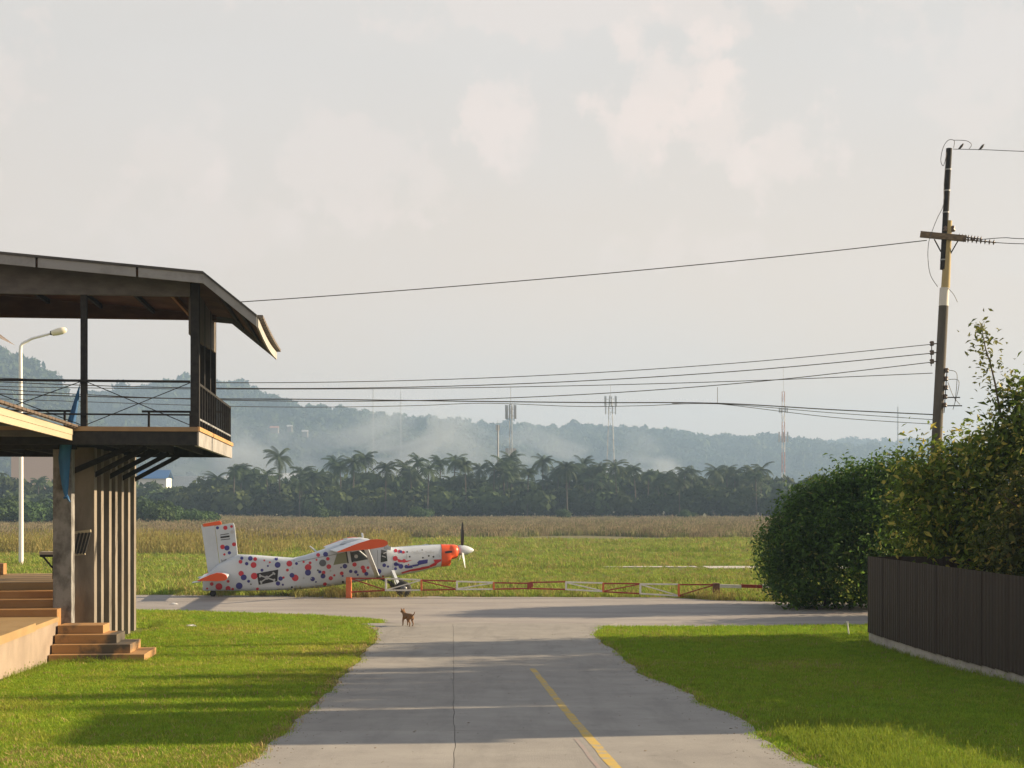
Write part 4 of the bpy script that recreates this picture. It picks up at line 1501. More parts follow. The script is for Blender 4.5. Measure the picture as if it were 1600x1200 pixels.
crown('tt', [((-.5, 0, 3.6), (1.5, 1.4, 1.9)), ((.7, .1, 4.4), (1.5, 1.4, 1.7)), ((-.1, 0, 5.3), (1.0, 1.0, .9)), ((1.1, 0, 5.7), (1.0, 1.0, 1.0)), ((.4, -.5, 2.6), (1.8, 1.4, 1.4)), ((.1, .1, 6.2), (.6, .5, .8)), ((.5, 0, 6.7), (.45, .45, .6)), ((1.3, 0, 6.5), (.8, .7, .6))],
      11500, .21, [(.055, .095, .017), (.17, .225, .03), (.46, .40, .09), .13], tt_, 13, .8)  # again a share of leaves coloured as if caught by the sun
r_ = np.random.default_rng(21)
path = np.array([np.array(at(px, py, 37.4)) - np.array((13.4, 37.4, 0)) for px, py in [(1575, 690), (1562, 640), (1555, 600), (1548, 570), (1540, 545), (1536, 525), (1534, 505)]])
s = MB()
s.tube([tuple(p) for p in path], [.035, .03, .025, .02, .016, .012, .006], 6)
s.build('long_shoot', bark_m, tt_)
cc = []
for i in range(len(path) - 1):
    for k in range(70 if i < 3 else 48):
        cc.append(path[i] + (path[i + 1] - path[i]) * r_.random() + r_.normal(0, .21 * (1.7 - 1.0 * i / 6), 3))
cc = np.array(cc)
nn = r_.normal(0, .6, cc.shape) + (0, 0, .8)
nn /= np.linalg.norm(nn, axis=1, keepdims=True)
w = r_.random((len(cc), 1))
o = bpy.data.objects.new('shoot_leaves', leaf_mesh('shoot_leaves', cc, nn, .17 * r_.uniform(.7, 1.3, len(cc)), leaf_m, np.array([.055, .075, .02]) * (1 - w) + np.array([.15, .15, .03]) * w, r=r_))
C.objects.link(o)
o.parent = tt_
# hedge trees further along the fence (mostly beyond the frame's edge; their shadows stripe the road)
ht = [(13.4, 34.6, 5.6, 1.5, 1.5, 'leafy tree behind the fence nearest the right picture edge'), (15.8, 45.6, 3.6, 2.0, 2.0, 'low dark bush behind the fence and right of the round bush')]
for k, (yy, hgt, wy) in enumerate([(33.0, 7.4, .35), (31.6, 8.8, .55), (30.2, 7.6, .3), (29.0, 8.6, .45), (27.6, 9.4, .6), (26.6, 7.0, .3), (25.6, 8.8, .4)]):
    ht.append((14.2 + .5 * math.sin(k * 2.2), yy, hgt, 1.3, wy, 'slender shade tree behind the fence, %s along from the picture edge' % ORD[k]))
for i, (x, yy, hgt, wx, wy, lb) in enumerate(ht):
    t = thing('hedge_tree', lb, 'tree', (x, yy, 0))
    limbs(t, [(0, 0, 5)], 30 + i, hgt * .8, .09)
    crown('hedge%d' % i, [((0, 0, hgt * .55), (wx, wy, hgt * .38)), ((.5, .1, hgt * .74), (wx * .8, wy * .8, hgt * .25)), ((-.4, -.1, hgt * .4), (wx * .9, wy * .9, hgt * .25))],
          9000, .2, [(.055, .08, .02), (.13, .14, .03), (.32, .25, .07), .12], t, 60 + i, .6)
# two-storey shed beyond the frame's right edge that shades the road
shed = thing('sheet_shed', 'two-storey sheet metal shed behind the near stretch of fence', 'shed', (12.4, 20.9, 0))
MB().box(0, 4.5, 0, 3.4, 0, 7.2).build('wall', fascia_m, shed)
MB().prism([(-.5, 7.22), (2.25, 8.2), (5, 7.22), (5, 7.28), (2.25, 8.26), (-.5, 7.28)], -.3, 3.7).build('roof', grey_roof, shed)
MB().box(-.03, .0, 1.4, 2.4, .9, 3.0).build('door', steel2_m, shed)
for yy in (.5, 2.9):
    MB().box(-.03, .0, yy, yy + .9, 3.7, 4.8).build('window', MATS['dark_glass'], shed)
# ------------------------------------------------------------------ power pole, wires, birds
YP = 40.
pole_m = mat('pole_concrete', (.13, .115, .10), .85, col2=(.08, .073, .063), scale=2, stretch=(1, 1, .3), bump=.2)
pole_band = mat('white_pole_band', (.62, .60, .56), .7)
pole_yel = mat('pole_sunlit_yellow', (.46, .36, .17), .8, col2=(.33, .27, .15), scale=2)  # low sun's yellow light painted into the upper shaft's colour
pp = thing('power_pole', 'leaning power pole with crossarm and dark steel extension', 'power pole', (11.78, YP, 0))
po = Vector((11.78, YP, 0))
def q(px, py, dy=0.):
    return at(px, py, YP + dy) - po
def sect(y0, y1, r0, r1, m, name, dx=0):
    x0, x1 = 1465 + (660 - y0) * .0514 + dx, 1465 + (660 - y1) * .0514 + dx
    s = MB()
    s.tube([q(x0, y0), q(x1, y1)], [r0, r1], 12)
    return s.build(name, m, pp)
sect(1000, 478, .165, .138, pole_m, 'shaft')
sect(478, 450, .138, .134, pole_band, 'white_band')
sect(450, 345, .125, .09, pole_yel, 'upper_shaft', 1.5)
sect(421, 232, .085, .085, steel_m, 'steel_extension', -4)
for py in (265, 298, 332, 406):
    x = 1465 + (660 - py) * .0514 - 4
    s = MB()
    s.tube([q(x, py + 1), q(x, py - 1)], .095, 12)
    s.build('clamp', galv, pp)
wood_m = mat('crossarm_wood', (.22, .16, .10), .85, col2=(.10, .075, .055), scale=5, stretch=(1, 4, 4))
xarm = MB().bar(q(1438, 366, .15), q(1510, 373, -.25), .12, .17).build('crossarm', wood_m, pp)
MB().bar(q(1460, 374, .1), q(1470, 393, -.02), .03).build('brace', steel_m, xarm)
MB().bar(q(1497, 376, -.12), q(1482, 402, -.02), .03).build('brace', steel_m, xarm)
ins_m = mat('brown_insulator', (.10, .065, .045), .35, spec=.6)
for j, (xa, ya, xb, yb, dy) in enumerate([(1496, 369, 1535, 374, -.1), (1503, 374, 1556, 379, -.25)]):
    a, e = q(xa, ya, dy), q(xb, yb, dy - .3)
    s = MB()
    n = 8
    for k in range(n):
        c = a.lerp(e, (k + .5) / n)
        d = (e - a).normalized() * .022
        s.tube([c - d, c, c + d], [.035, .085, .03], 10)
    s.tube([a, e], .018, 6)
    s.build('insulator_string', ins_m, xarm)
for k, (px, py) in enumerate([(1477, 362), (1489, 362)]):
    s = MB()
    c = q(px, py, -.05)
    s.lathe([(.05, 0), (.07, .04), (.04, .08), (.06, .12), (.03, .17)], tuple(c), 'z', 10)
    s.build('insulator', ins_m, xarm)
for py in (537, 551, 565):
    s = MB()
    c = q(1456, py, -.1)
    s.lathe([(.05, -.06), (.07, -.02), (.04, 0), (.07, .03), (.05, .07)], tuple(c), 'z', 10)
    s.bar(c, q(1466, py, 0), .03)
    s.build('spool_insulator', ins_m, pp)
for py, px in ((579, 1479), (592, 1478), (606, 1478), (620, 1477), (633, 1476)):
    s = MB()
    c = q(px, py, -.1)
    s.lathe([(.05, -.06), (.07, -.02), (.04, 0), (.07, .03), (.05, .07)], tuple(c), 'z', 10)
    s.bar(c, q(1468, py + 1, 0), .03)
    s.build('spool_insulator', ins_m, pp)
MB().bar(q(1456, 533, -.1), q(1455, 572, -.1), .02).build('rack_bar', steel_m, pp)
MB().bar(q(1480, 575, -.1), q(1475, 645, -.1), .02).build('rack_bar', steel_m, pp)
def spline(P_, n=8):
    P_ = [Vector(p) for p in P_]
    out = []
    for i in range(len(P_) - 1):
        p0, p1, p2, p3 = P_[max(i - 1, 0)], P_[i], P_[i + 1], P_[min(i + 2, len(P_) - 1)]
        for k in range(n):
            t = k / n
            out.append(.5 * ((2 * p1) + (-p0 + p2) * t + (2 * p0 - 5 * p1 + 4 * p2 - p3) * t * t + (-p0 + 3 * p1 - 3 * p2 + p3) * t ** 3))
    out.append(P_[-1])
    return out
wire_m = mat('wire_grey', (.10, .10, .10), .6)
for pts_ in ([(1490, 231), (1491, 220), (1482, 219), (1474, 230), (1470, 250), (1474, 259), (1478, 245), (1479, 238)], [(1491, 219), (1510, 220), (1518, 226), (1514, 233)], [(1478, 250), (1475, 290), (1474, 320), (1465, 340), (1457, 360), (1451, 380), (1450, 405), (1454, 430), (1465, 448)], [(1481, 450), (1490, 460), (1496, 472)], [(1480, 578), (1494, 582), (1495, 600), (1492, 630)], [(1480, 593), (1497, 594), (1497, 610), (1489, 640)], [(1481, 597), (1490, 620), (1500, 632)]):
    s = MB()
    s.tube(spline([q(a, b_, -.12) for a, b_ in pts_]), .009, 5)
    s.build('jumper_wire', wire_m, pp)
MB().bar(q(1480, 621, -.1), q(1500, 621, -.1), .03).build('rack_arm', steel_m, pp)
MB().bar(q(1478, 634, -.1), q(1503, 634, -.1), .03).build('rack_arm', steel_m, pp)

def wire(pts_, Y0, Y1, label, r=.011):
    """Sagging wire through photo points, depth going from Y0 to Y1."""
    xs0, xs1 = pts_[0][0], pts_[-1][0]
    P_ = [at(x, y, Y0 + (Y1 - Y0) * (x - xs0) / (xs1 - xs0)) for x, y in pts_]
    s = MB()
    s.tube(spline(P_, 6), r, 5)
    return s.build('power_wire', wire_m, label=label, cat='wire', group='overhead wires')
def para(x0, y0, xv, yv, n=9, x_end=-660):
    return [(x, yv + (y0 - yv) * ((x - xv) / (x0 - xv)) ** 2) for x in np.linspace(x0, x_end, n)]
wire([(1448, 375.5)] + [(x, 376 + .1132 * (1448 - x) - 3.6e-5 * (1448 - x) ** 2 * .62) for x in np.linspace(1250, -700, 8)], 40, 41, 'long single wire from the crossarm to behind the balcony roof', .014)
wire(para(1455, 538, 380, 598), 39.9, 40.5, 'uppermost of the three wires fixed to the left of the pole')
wire(para(1455, 552, 440, 607), 39.9, 40.5, 'middle one of the three wires fixed to the left of the pole', .013)
wire(para(1455, 566, 520, 627), 39.9, 40.5, 'lowest of the three wires fixed to the left of the pole', .012)
wire(para(1457, 583, 420, 608), 40, 42, 'wire below the three spool insulators crossing the lowest one')
wire([(1462, 648), (1300, 640), (1120, 630), (930, 629), (740, 627), (500, 624), (250, 622), (-100, 612), (-660, 590)], 40, 41, 'thick low cable bundle across the picture', .016)
wire([(1462, 656), (1300, 645), (1120, 631), (1000, 634), (900, 635), (760, 630), (640, 634), (450, 636), (200, 630), (-660, 600)], 40, 41, 'thin slack cable hanging just under the thick bundle', .009)
wire([(1462, 663), (1300, 652), (1122, 631), (1050, 630.5)], 40, 41, 'lowest short cable running down to the pole from the bundle', .009)
s = MB()
s.tube([at(1121, 605, 40.3), at(1121, 630, 40.3)], .008, 5)
s.build('wire_hanger', wire_m, label='short upright hanger between two wires right of the lattice mast', cat='hanger')
wire([(1489, 233), (1540, 234), (1600, 236.5), (1700, 238), (2100, 232)], 39.9, 34, 'topmost wire with two birds running right from the pole top', .010)
wire([(1535, 374), (1570, 371.5), (1600, 373), (1750, 375), (2100, 368)], 39.6, 34, 'upper wire running right from the insulator strings')
wire([(1556, 379), (1600, 381), (1750, 383), (2100, 378)], 39.4, 34, 'lower wire running right from the insulator strings')

bird_m = mat('dark_bird', (.05, .045, .04), .7)
for px, py, lb in ((1503, 230, 'small dark bird on the top wire nearest the pole'), (1535, 231, 'small dark bird on the top wire further from the pole')):
    t = thing('bird', lb, 'bird', at(px - 2, py + 3.5, 39.6), 0, 'birds on the top wire')
    t.scale = (.78, .78, .78)
    s = MB()
    s.tube(spline([(-.10, 0, .0), (-.03, 0, .05), (.03, 0, .12), (.07, 0, .17), (.09, 0, .21)], 4), [.004, .012, .022, .032, .036, .039, .041, .043, .044, .043, .041, .036, .032, .030, .028, .024, .006], 8)
    s.build('body', bird_m, t)
    MB().bar((.085, 0, .20), (.125, 0, .205), .012).build('beak', bird_m, t)

# ================================================================== GATE
red_g = mat('gate_red_paint', (.33, .035, .028), .6, col2=(.24, .04, .03), scale=4)
white_g = mat('gate_white_paint', (.74, .73, .70), .6, col2=(.6, .58, .55), scale=4)
orange_p = mat('gate_post_orange', (.72, .17, .06), .6, col2=(.55, .13, .05), scale=3)
rust_p = mat('gate_post_rust', (.22, .11, .07), .85, col2=(.12, .07, .05), scale=5)
YG = 55.6
gate = thing('field_gate', 'red and white striped two-leaf tube gate across the airfield entrance', 'gate', (at(829, 0, YG).x, YG, 0))
go_ = Vector((at(829, 0, YG).x, YG, 0))
def g(px, py, dy=0.):
    return at(px, py, YG + dy) - go_
def leaf_panels(panels):
    for (x0, t0, b0, x1, t1, b1, m, dg, up_l, up_r) in panels:
        MB().bar(g(x0, t0), g(x1, t1), .055).build('top_bar', m, gate)
        MB().bar(g(x0, b0), g(x1, b1), .055).build('bottom_bar', m, gate)
        if dg == 1:
            MB().bar(g(x0 + 1.5, b0 - 1), g(x1 - 1.5, t1 + 1), .045).build('diagonal', m, gate)
        elif dg == -1:
            MB().bar(g(x0 + 1.5, t0 + 1), g(x1 - 1.5, b1 - 1), .045).build('diagonal', m, gate)
        if up_l:
            MB().bar(g(x0, t0 - 1), g(x0, b0 + 1), .075).build('upright', up_l, gate)
leaf_panels([(548, 903.5, 925, 603, 904, 922.5, red_g, -1, None, None), (603, 904, 922.5, 658, 906, 922, white_g, 1, white_g, None), (658.5, 906.5, 922, 713, 908, 921, red_g, -1, orange_p, None),
             (714, 908.5, 921, 771, 910, 920.5, white_g, 1, white_g, None), (771.5, 910.5, 920.5, 825, 911.5, 919.5, red_g, 0, orange_p, None),
             (829, 910, 919.5, 884, 909, 921, red_g, 0, red_g, None), (884.5, 909.5, 921, 942, 911, 924, white_g, -1, white_g, None), (942.5, 911.5, 924.5, 1000, 912, 927.5, red_g, 1, orange_p, None),
             (1000.5, 912.5, 927.5, 1060, 913, 931, white_g, -1, white_g, None), (1060.5, 913.5, 931, 1116, 913.5, 934.5, red_g, 1, orange_p, None)])
MB().bar(g(825.5, 910), g(825.5, 921), .09).build('latch_box', red_g, gate)
MB().box(g(826, 0).x, g(833, 0).x, -.05, .05, g(0, 917).z, g(0, 910).z).build('latch', red_g, gate)
MB().box(g(541, 0).x, g(549, 0).x, -.13, .13, -.2, g(0, 902).z).build('post', orange_p, gate, .008)
MB().box(g(1114, 0).x, g(1124, 0).x, -.14, .14, -.2, g(0, 911).z).build('post', rust_p, gate, .008)
bar = thing('barrier_rail', 'single white and red barrier rail between the gate post and the bush', 'barrier', (at(1125, 0, 55.4).x, 55.4, 0))
bo = Vector((at(1125, 0, 55.4).x, 55.4, 0))
for x0, x1, m, nm in ((1125, 1158, white_g, 'white_length'), (1158, 1191, red_g, 'red_length'), (1191, 1225, white_g, 'white_length')):
    MB().bar(at(x0, 915.5, 55.4) - bo, at(x1 - .1, 916.5, 55.4) - bo, .12, .13).build(nm, m, bar)
MB().box(2.3, 2.45, -.06, .06, -.2, .5).build('post', rust_p, bar)

# ================================================================== AIRCRAFT
paint_w = mat('aircraft_white', (.57, .62, .68), .35, spec=.5, col2=(.50, .55, .61), scale=1.2, stain=[(2.2, (1, 1, .5), .86, .5, .8)])
paint_o = mat('aircraft_orange', (.75, .10, .025), .38)
paint_r = mat('decal_red', (.50, .03, .05), .4)
paint_b = mat('decal_blue', (.035, .035, .21), .4)
paint_k = mat('decal_black', (.015, .015, .018), .45)
paint_g = mat('decal_dark_grey', (.10, .11, .13), .4)
paint_lg = mat('decal_grey', (.42, .44, .46), .4)
metal_b = mat('prop_metal', (.60, .62, .60), .35, metal=.2)
tyre_m = mat('tyre', (.03, .03, .03), .8)
PO = Vector((-12.46, 56.5, 0))
PH = R(9.4)
plane = thing('propeller_aircraft', 'white single-engine turboprop aircraft covered in red and blue spots', 'aircraft', PO, PH)
def uz(px, py):
    return (px - 315) * 11 / 427, (930 - py) / 38.3
SEC = [  # px, top row, bottom row, half width, squareness
    (317, 901, 920, .10, 4), (322, 897, 921, .16, 4), (340, 880, 921, .24, 4), (371, 865, 921, .33, 4.5), (400, 866.5, 921, .41, 5), (430, 869, 920.5, .48, 5), (456, 871, 920, .53, 5),
    (475, 867, 919, .56, 5), (500, 859, 917, .58, 5), (520, 851, 914.5, .59, 5), (536, 848, 912, .60, 5), (560, 846, 908, .60, 5), (585, 846, 904, .60, 5), (596, 848, 902.5, .60, 5),
    (604, 852, 902, .59, 4.5), (612, 855.5, 901, .57, 4), (630, 854, 898.5, .53, 3.4), (650, 852.5, 895, .49, 3.1), (670, 851.5, 890.5, .45, 3), (689, 851, 886, .42, 2.9)]
def ring(px, top, bot, hw, e, n=32):
    u, zt = uz(px, top)
    _, zb = uz(px, bot)
    c, h = (zt + zb) / 2, (zt - zb) / 2
    out = []
    for k in range(n):
        a = 2 * math.pi * (k + .5) / n
        ca, sa = math.cos(a), math.sin(a)
        out.append((u, math.copysign(abs(ca) ** (2 / e), ca) * hw, c + math.copysign(abs(sa) ** (2 / e), sa) * h))
    return out
fus = MB()
fus.loft([ring(*s_) for s_ in SEC])
body = fus.build('fuselage', paint_w, plane)
FB = BVHTree.FromPolygons(fus.v, fus.f)
# cowl in orange: main ring and the lower intake
cw = MB()
cw.loft([ring(689.5, 850.6, 886.3, .43, 2.9), ring(697, 850.8, 886, .43, 2.9), ring(703.5, 851, 885, .42, 2.8), ring(704.5, 851, 883, .41, 2.8), ring(705.5, 851, 875, .41, 2.8), ring(712, 851.5, 874, .40, 2.7), ring(716, 853, 872, .34, 2.5), ring(717, 855, 869, .24, 2.2)])
cowl = cw.build('cowl', paint_o, plane)
CB = BVHTree.FromPolygons(cw.v, cw.f)
# spinner and propeller
u0, zc = uz(717.5, 860.5)
s = MB()
s.lathe([(.20, 0), (.215, .10), (.205, .25), (.165, .42), (.09, .58), (.02, .66)], (u0, 0, zc), 'x', 20)
spin = s.build('spinner', paint_w, plane)
for az, m in ((96, paint_k), (216, metal_b), (336, metal_b)):
    bl_ = MB()
    rings = []
    for r0_, c_, t_, tw in [(.12, .10, .08, 60), (.30, .15, .05, 50), (.55, .20, .035, 38), (.85, .19, .025, 28), (1.08, .15, .018, 22), (1.17, .06, .01, 20)]:
        rg = []
        for k in range(8):
            a = 2 * math.pi * k / 8
            x, y = c_ * math.cos(a) * .5, t_ * math.sin(a) * .5
            ct, st_ = math.cos(R(tw)), math.sin(R(tw))
            tx, ax = x * ct - y * st_, x * st_ + y * ct
            A = R(az)
            rg.append((u0 + .17 + ax, r0_ * math.cos(A) - tx * math.sin(A), zc + r0_ * math.sin(A) + tx * math.cos(A)))
        rings.append(rg)
    bl_.loft(rings)
    bl_.build('propeller_blade', m, spin)
# exhaust slot on the cowl
def decal(polys, bvh, m, name, off=.008, parent=plane, flat_v=None, res=0, kind=None):
    """Flat print laid on the near side: polygons in (u, z) projected sideways onto the skin."""
    b = MB()
    for poly in polys:
        cx, cz = sum(p[0] for p in poly) / len(poly), sum(p[1] for p in poly) / len(poly)
        P_ = []
        ok = True
        for (u, z) in list(poly) + [(cx + (p_[0] - cx) * .5, cz + (p_[1] - cz) * .5) for p_ in poly] + [(cx, cz)]:
            if flat_v is not None:
                P_.append((u, flat_v, z))
                continue
            h = bvh.ray_cast(Vector((u, -3, z)), Vector((0, 1, 0)))[0]
            if h is None:
                ok = False
                break
            P_.append((u, h.y - off, z))
        if not ok:
            continue
        n = len(poly)
        b.add(P_, [(i, (i + 1) % n, n + (i + 1) % n, n + i) for i in range(n)] + [(n + i, n + (i + 1) % n, 2 * n) for i in range(n)])
    if b.v:
        return b.build(name, m, parent, kind=kind)
def disc(px, py, r, n=14):
    u, z = uz(px, py)
    k = 11 / 427
    return [(u + r * k * math.cos(2 * math.pi * i / n), z + r * k * math.sin(2 * math.pi * i / n)) for i in range(n)]
def poly(pts_):
    return [uz(x, y) for x, y in pts_]
decal([poly([(694, 862), (700, 860.5), (706, 861), (706, 863.5), (700, 864.5), (695, 864.5)])], CB, paint_k, 'exhaust_slot', parent=cowl)
RED = [(395, 881, 4), (375, 876, 2.6), (397.5, 872, 2.6), (411.5, 874, 1.3), (420, 877, 1.3), (396, 898, 4.5), (376, 894, 3.6), (342, 914, 4.7), (356, 917, 3.4), (331, 910, 2.5), (363, 918, 1.8), (389, 917, 3.6), (401, 918, 2),
       (414, 917.5, 3.4), (450, 879, 4), (447, 889, 2), (459, 901, 4.6), (479, 885, 4.6), (482, 878, 2), (503, 893, 2.5), (511, 884, 3.3), (509.5, 872, 2.5), (514, 902, 2.9), (441, 900.5, 1.6), (531, 894.5, 2.6), (551, 881, 3), (519.5, 897.5, 1.6),
       (564, 886, 3), (566, 891, 3), (572, 886, 2), (596, 900, 1.4), (602, 901, 2.6), (472, 876.5, 1.6), (494.5, 866, 2.6), (521, 858.5, 2), (492, 873.5, 1.4), (356, 906, 2), (505, 911, 2.5), (324, 917, 1.4), (615, 872, 3.5), (629, 876, 2.6), (619, 897, 3.4), (616, 860, 2.4), (622, 861, 2.2), (628, 862.5, 2), (636, 882, 1.1)]
BLUE = [(390, 871, 3.2), (384.5, 879, 2.4), (377, 870.5, 2.2), (430, 871.8, 2.3), (432, 881, 4), (380, 900, 4), (373, 913, 4.6), (387.5, 906, 2), (461, 879, 2), (454, 897, 3.3), (478.7, 893, 4.2), (436.5, 902, 3), (432.5, 909.5, 3), (440, 911.5, 1.5), (486, 903, 3.1),
        (497, 892, 2.2), (502, 898.5, 3.4), (470, 871, 2.6), (506, 865, 3.4), (491, 907.5, 1.2), (536, 883.5, 3.2), (545, 891.5, 2.4), (553, 892.5, 2.4), (569.5, 895.5, 2.8), (597.5, 882.5, 2.6), (603.5, 884.5, 1.6), (589, 892, 3.6), (616, 881, 2.9), (624, 884.5, 3.4), (632.5, 885, 2.6), (615.5, 888, 2), (408, 889, 2.1), (423, 861, 1), (530, 885.5, 1.2), (417, 882.5, 1.4), (532.5, 898.5, 1.4), (624, 861.5, 2.0), (556, 897, 1.5), (463, 918.5, 1.8)]
BLACK = [(427, 919, 2.6), (453, 918, 3), (465, 918, 2.6), (454, 915.5, 1.4), (476, 919, 2.6), (501, 896, 1.4), (494, 889.5, 1.2), (638, 869.5, 1.2), (659, 871.3, 1.2), (634, 862, 1.2), (658, 859.2, .9), (668.5, 868.5, 1.2), (676, 870, 1.3), (533, 908, 1.6), (391, 910.5, 1)]
MID = [(457, 874.5, 1.5), (455, 886, 1), (459, 914.5, 1.4), (472, 901.5, 1.4), (484, 902, .8), (513.5, 890.5, 1.4), (650, 861, 1), (557, 885, .8), (558.5, 900.5, .8), (672, 861, .8), (686, 869, .8)]
for lst, m, nm, of in ((RED, paint_r, 'red_spots', .008), (BLUE, paint_b, 'blue_spots', .012), (BLACK, paint_k, 'black_spots', .015), (MID, paint_lg, 'grey_spots', .015)):
    decal([disc(x, y, r * 1.14) for x, y, r in lst], FB, m, nm, of)
# round porthole behind the cabin
decal([disc(501.5, 878.3, 5.4, 20)], FB, paint_g, 'porthole', .010)
# black flag with crossed bones
u_, z_ = [], []
fl = [(400, 894), (433, 888), (431.5, 906), (403, 911.5)]
def quad_at(s_, t_):
    a = [fl[0][i] + (fl[1][i] - fl[0][i]) * s_ for i in (0, 1)]
    b_ = [fl[3][i] + (fl[2][i] - fl[3][i]) * s_ for i in (0, 1)]
    return (a[0] + (b_[0] - a[0]) * t_, a[1] + (b_[1] - a[1]) * t_)
decal([poly([quad_at(i / 4, j / 3), quad_at((i + 1) / 4, j / 3), quad_at((i + 1) / 4, (j + 1) / 3), quad_at(i / 4, (j + 1) / 3)]) for i in range(4) for j in range(3)], FB, paint_k, 'black_flag', .013)
def thick_line(a, b_, w):
    d = Vector((b_[0] - a[0], b_[1] - a[1])).normalized()
    n_ = Vector((-d.y, d.x)) * w / 2
    return poly([(a[0] + n_.x, a[1] + n_.y), (b_[0] + n_.x, b_[1] + n_.y), (b_[0] - n_.x, b_[1] - n_.y), (a[0] - n_.x, a[1] - n_.y)])
bones = [thick_line((406, 907.5), (426, 894), 1.9), thick_line((406, 897.5), (427, 904.5), 1.9), disc(415.5, 900.5, 3.1)] + [disc(x, y, 1.5) for x, y in ((405, 896.5), (405, 898.8), (406, 906.6), (407, 908.6), (425.5, 893.2), (427, 894.8), (427, 903.6), (426.6, 905.6))]
decal(bones, FB, paint_lg, 'crossed_bones', .018)
# splashes along the nose
decal([poly([(617, 872), (626, 876), (635, 876), (642, 875), (633, 878), (620, 878)])] + [poly([(625, 894), (640, 889.5), (640, 892.5), (626, 896.5)]), poly([(640, 889.5), (655, 887), (657, 886), (668, 884.5), (668, 888), (655, 891), (640, 892.8)]), poly([(668, 884.5), (678, 879), (676, 874.5), (688.5, 874), (688.5, 877), (683, 880), (680, 884), (668, 888)])], FB, paint_r, 'red_splash', .010)
decal([poly([(613, 879), (622, 880), (622, 884), (613, 883)]), poly([(630, 884), (642, 883), (643, 887), (634, 888)]), poly([(642, 882.5), (652, 881), (652, 884), (643, 885.5)]), poly([(650, 878.5), (653, 875.5), (667, 874), (666.5, 880), (656, 882), (652, 883)])], FB, paint_b, 'blue_splash', .012)
# lettering
def lettering(txt, px, py, width_px, m, name, bvh, flat_v=None, shear=0., rot=0., parent=None):
    cu = bpy.data.curves.new(name, 'FONT')
    cu.body = txt
    cu.size = 1
    cu.shear = shear
    tmp = bpy.data.objects.new(name, cu)
    C.objects.link(tmp)
    dg = bpy.context.evaluated_depsgraph_get()
    me = bpy.data.meshes.new_from_object(tmp.evaluated_get(dg))
    bpy.data.objects.remove(tmp)
    w = max(v.co.x for v in me.vertices)
    k = width_px * 11 / 427 / w
    u, z = uz(px, py)
    for v in me.vertices:
        x, y = v.co.x * k, v.co.y * k
        x, y = x * math.cos(rot) - y * math.sin(rot), x * math.sin(rot) + y * math.cos(rot)
        U, Zz = u + x, z + y
        if flat_v is not None:
            v.co = (U, flat_v, Zz)
        else:
            h = bvh.ray_cast(Vector((U, -3, Zz)), Vector((0, 1, 0)))[0]
            v.co = (U, (h.y if h else -.45) - .014, Zz)
    me.materials.clear()
    me.materials.append(m)
    o = bpy.data.objects.new(name, me)
    C.objects.link(o)
    o.parent = parent or plane
    return o
lettering('Dropzone Thailand', 640.5, 864.3, 37, paint_lg, 'nose_lettering', FB, shear=.2)

# fin, rudder, tailplane
def slab(pts_, v0, v1, m, name, bevel=.012, parent=None):
    return MB().prism([uz(x, y) for x, y in pts_], v0, v1).build(name, m, parent or plane, bevel)
fin = slab([(335.5, 821), (364, 816.5), (366, 822), (373, 889), (345, 894)], -.055, .055, paint_w, 'fin')
rud = slab([(314.3, 818.5), (318, 822.8), (334.8, 820.5), (344.3, 894), (325, 893)], -.04, .04, paint_w, 'rudder')
slab([(317.5, 818), (317.8, 822.3), (345, 819.3), (346, 816.5), (343, 813.2)], -.056, .056, paint_o, 'rudder_horn', parent=rud)
VF = -.06
for lst, m, nm in (([(351.5, 824, 3.3), (361, 822, 2.2), (347.2, 853.5, 3.6), (364.8, 849.5, 3.1), (350, 865, 1.8), (359.5, 886.5, 3)], paint_r, 'red_spots'), ([(339.5, 824, 2.4), (354, 855, 4), (357.7, 862.5, 2.6), (353, 886.5, 2.4), (366.5, 883, 4)], paint_b, 'blue_spots'), ([(362, 830.5, 2.8)], paint_lg, 'grey_spots')):
    decal([disc(x, y, r) for x, y, r in lst], None, m, nm, flat_v=VF - (.004 if m is paint_r else .008), parent=fin)
decal([thick_line((344, 838.8), (358, 837), 2.6), thick_line((343.7, 835), (357, 833), 1.0), thick_line((344.5, 842.7), (359, 841), 1.0)], None, paint_k, 'flag_stripes', flat_v=VF - .006, parent=fin)
lettering('HS-WTI', 345.5, 877.5, 24, paint_k, 'registration', None, flat_v=VF - .007, rot=.05, parent=fin)
# tailplane: runs across the tail, orange tips
def wing_rings(u_le, chord, z_le, pitch, v, th):
    prof_ = [(0, 0), (.02, .35), (.08, .62), (.2, .9), (.35, 1), (.6, .75), (1, .06), (1, -.06), (.6, -.25), (.35, -.42), (.1, -.42), (.02, -.25)]
    out = []
    for x, t in prof_:
        du, dz = -x * chord, t * th * .7
        out.append((u_le + du * math.cos(pitch) - dz * math.sin(pitch) * 0, v, z_le + du * math.sin(pitch) + dz))
    return out
ut, zt_ = uz(357, 897)
for v0, v1, m, nm in ((-2.35, 2.35, paint_w, 'tailplane'), (-2.6, -2.352, paint_o, 'tailplane_tip'), (2.352, 2.6, paint_o, 'tailplane_tip')):
    s = MB()
    s.loft([wing_rings(ut + .02, 1.12, zt_ + .02, R(5), v, .17 if nm == 'tailplane' else .32) for v in (v0, v1)], smooth=False)
    if nm == 'tailplane':
        tailp = s.build(nm, m, plane)
    else:
        s.build(nm, m, tailp)
for sg in (-1, 1):
    s = MB()
    s.prism([(ut - 1.0, zt_ - .11), (ut - 1.32, zt_ - .17), (ut - 1.32, zt_ - .19), (ut - 1.0, zt_ - .16)], sg * 1.9 - .35, sg * 1.9 + .35)
    s.build('trim_tab', paint_w, tailp)
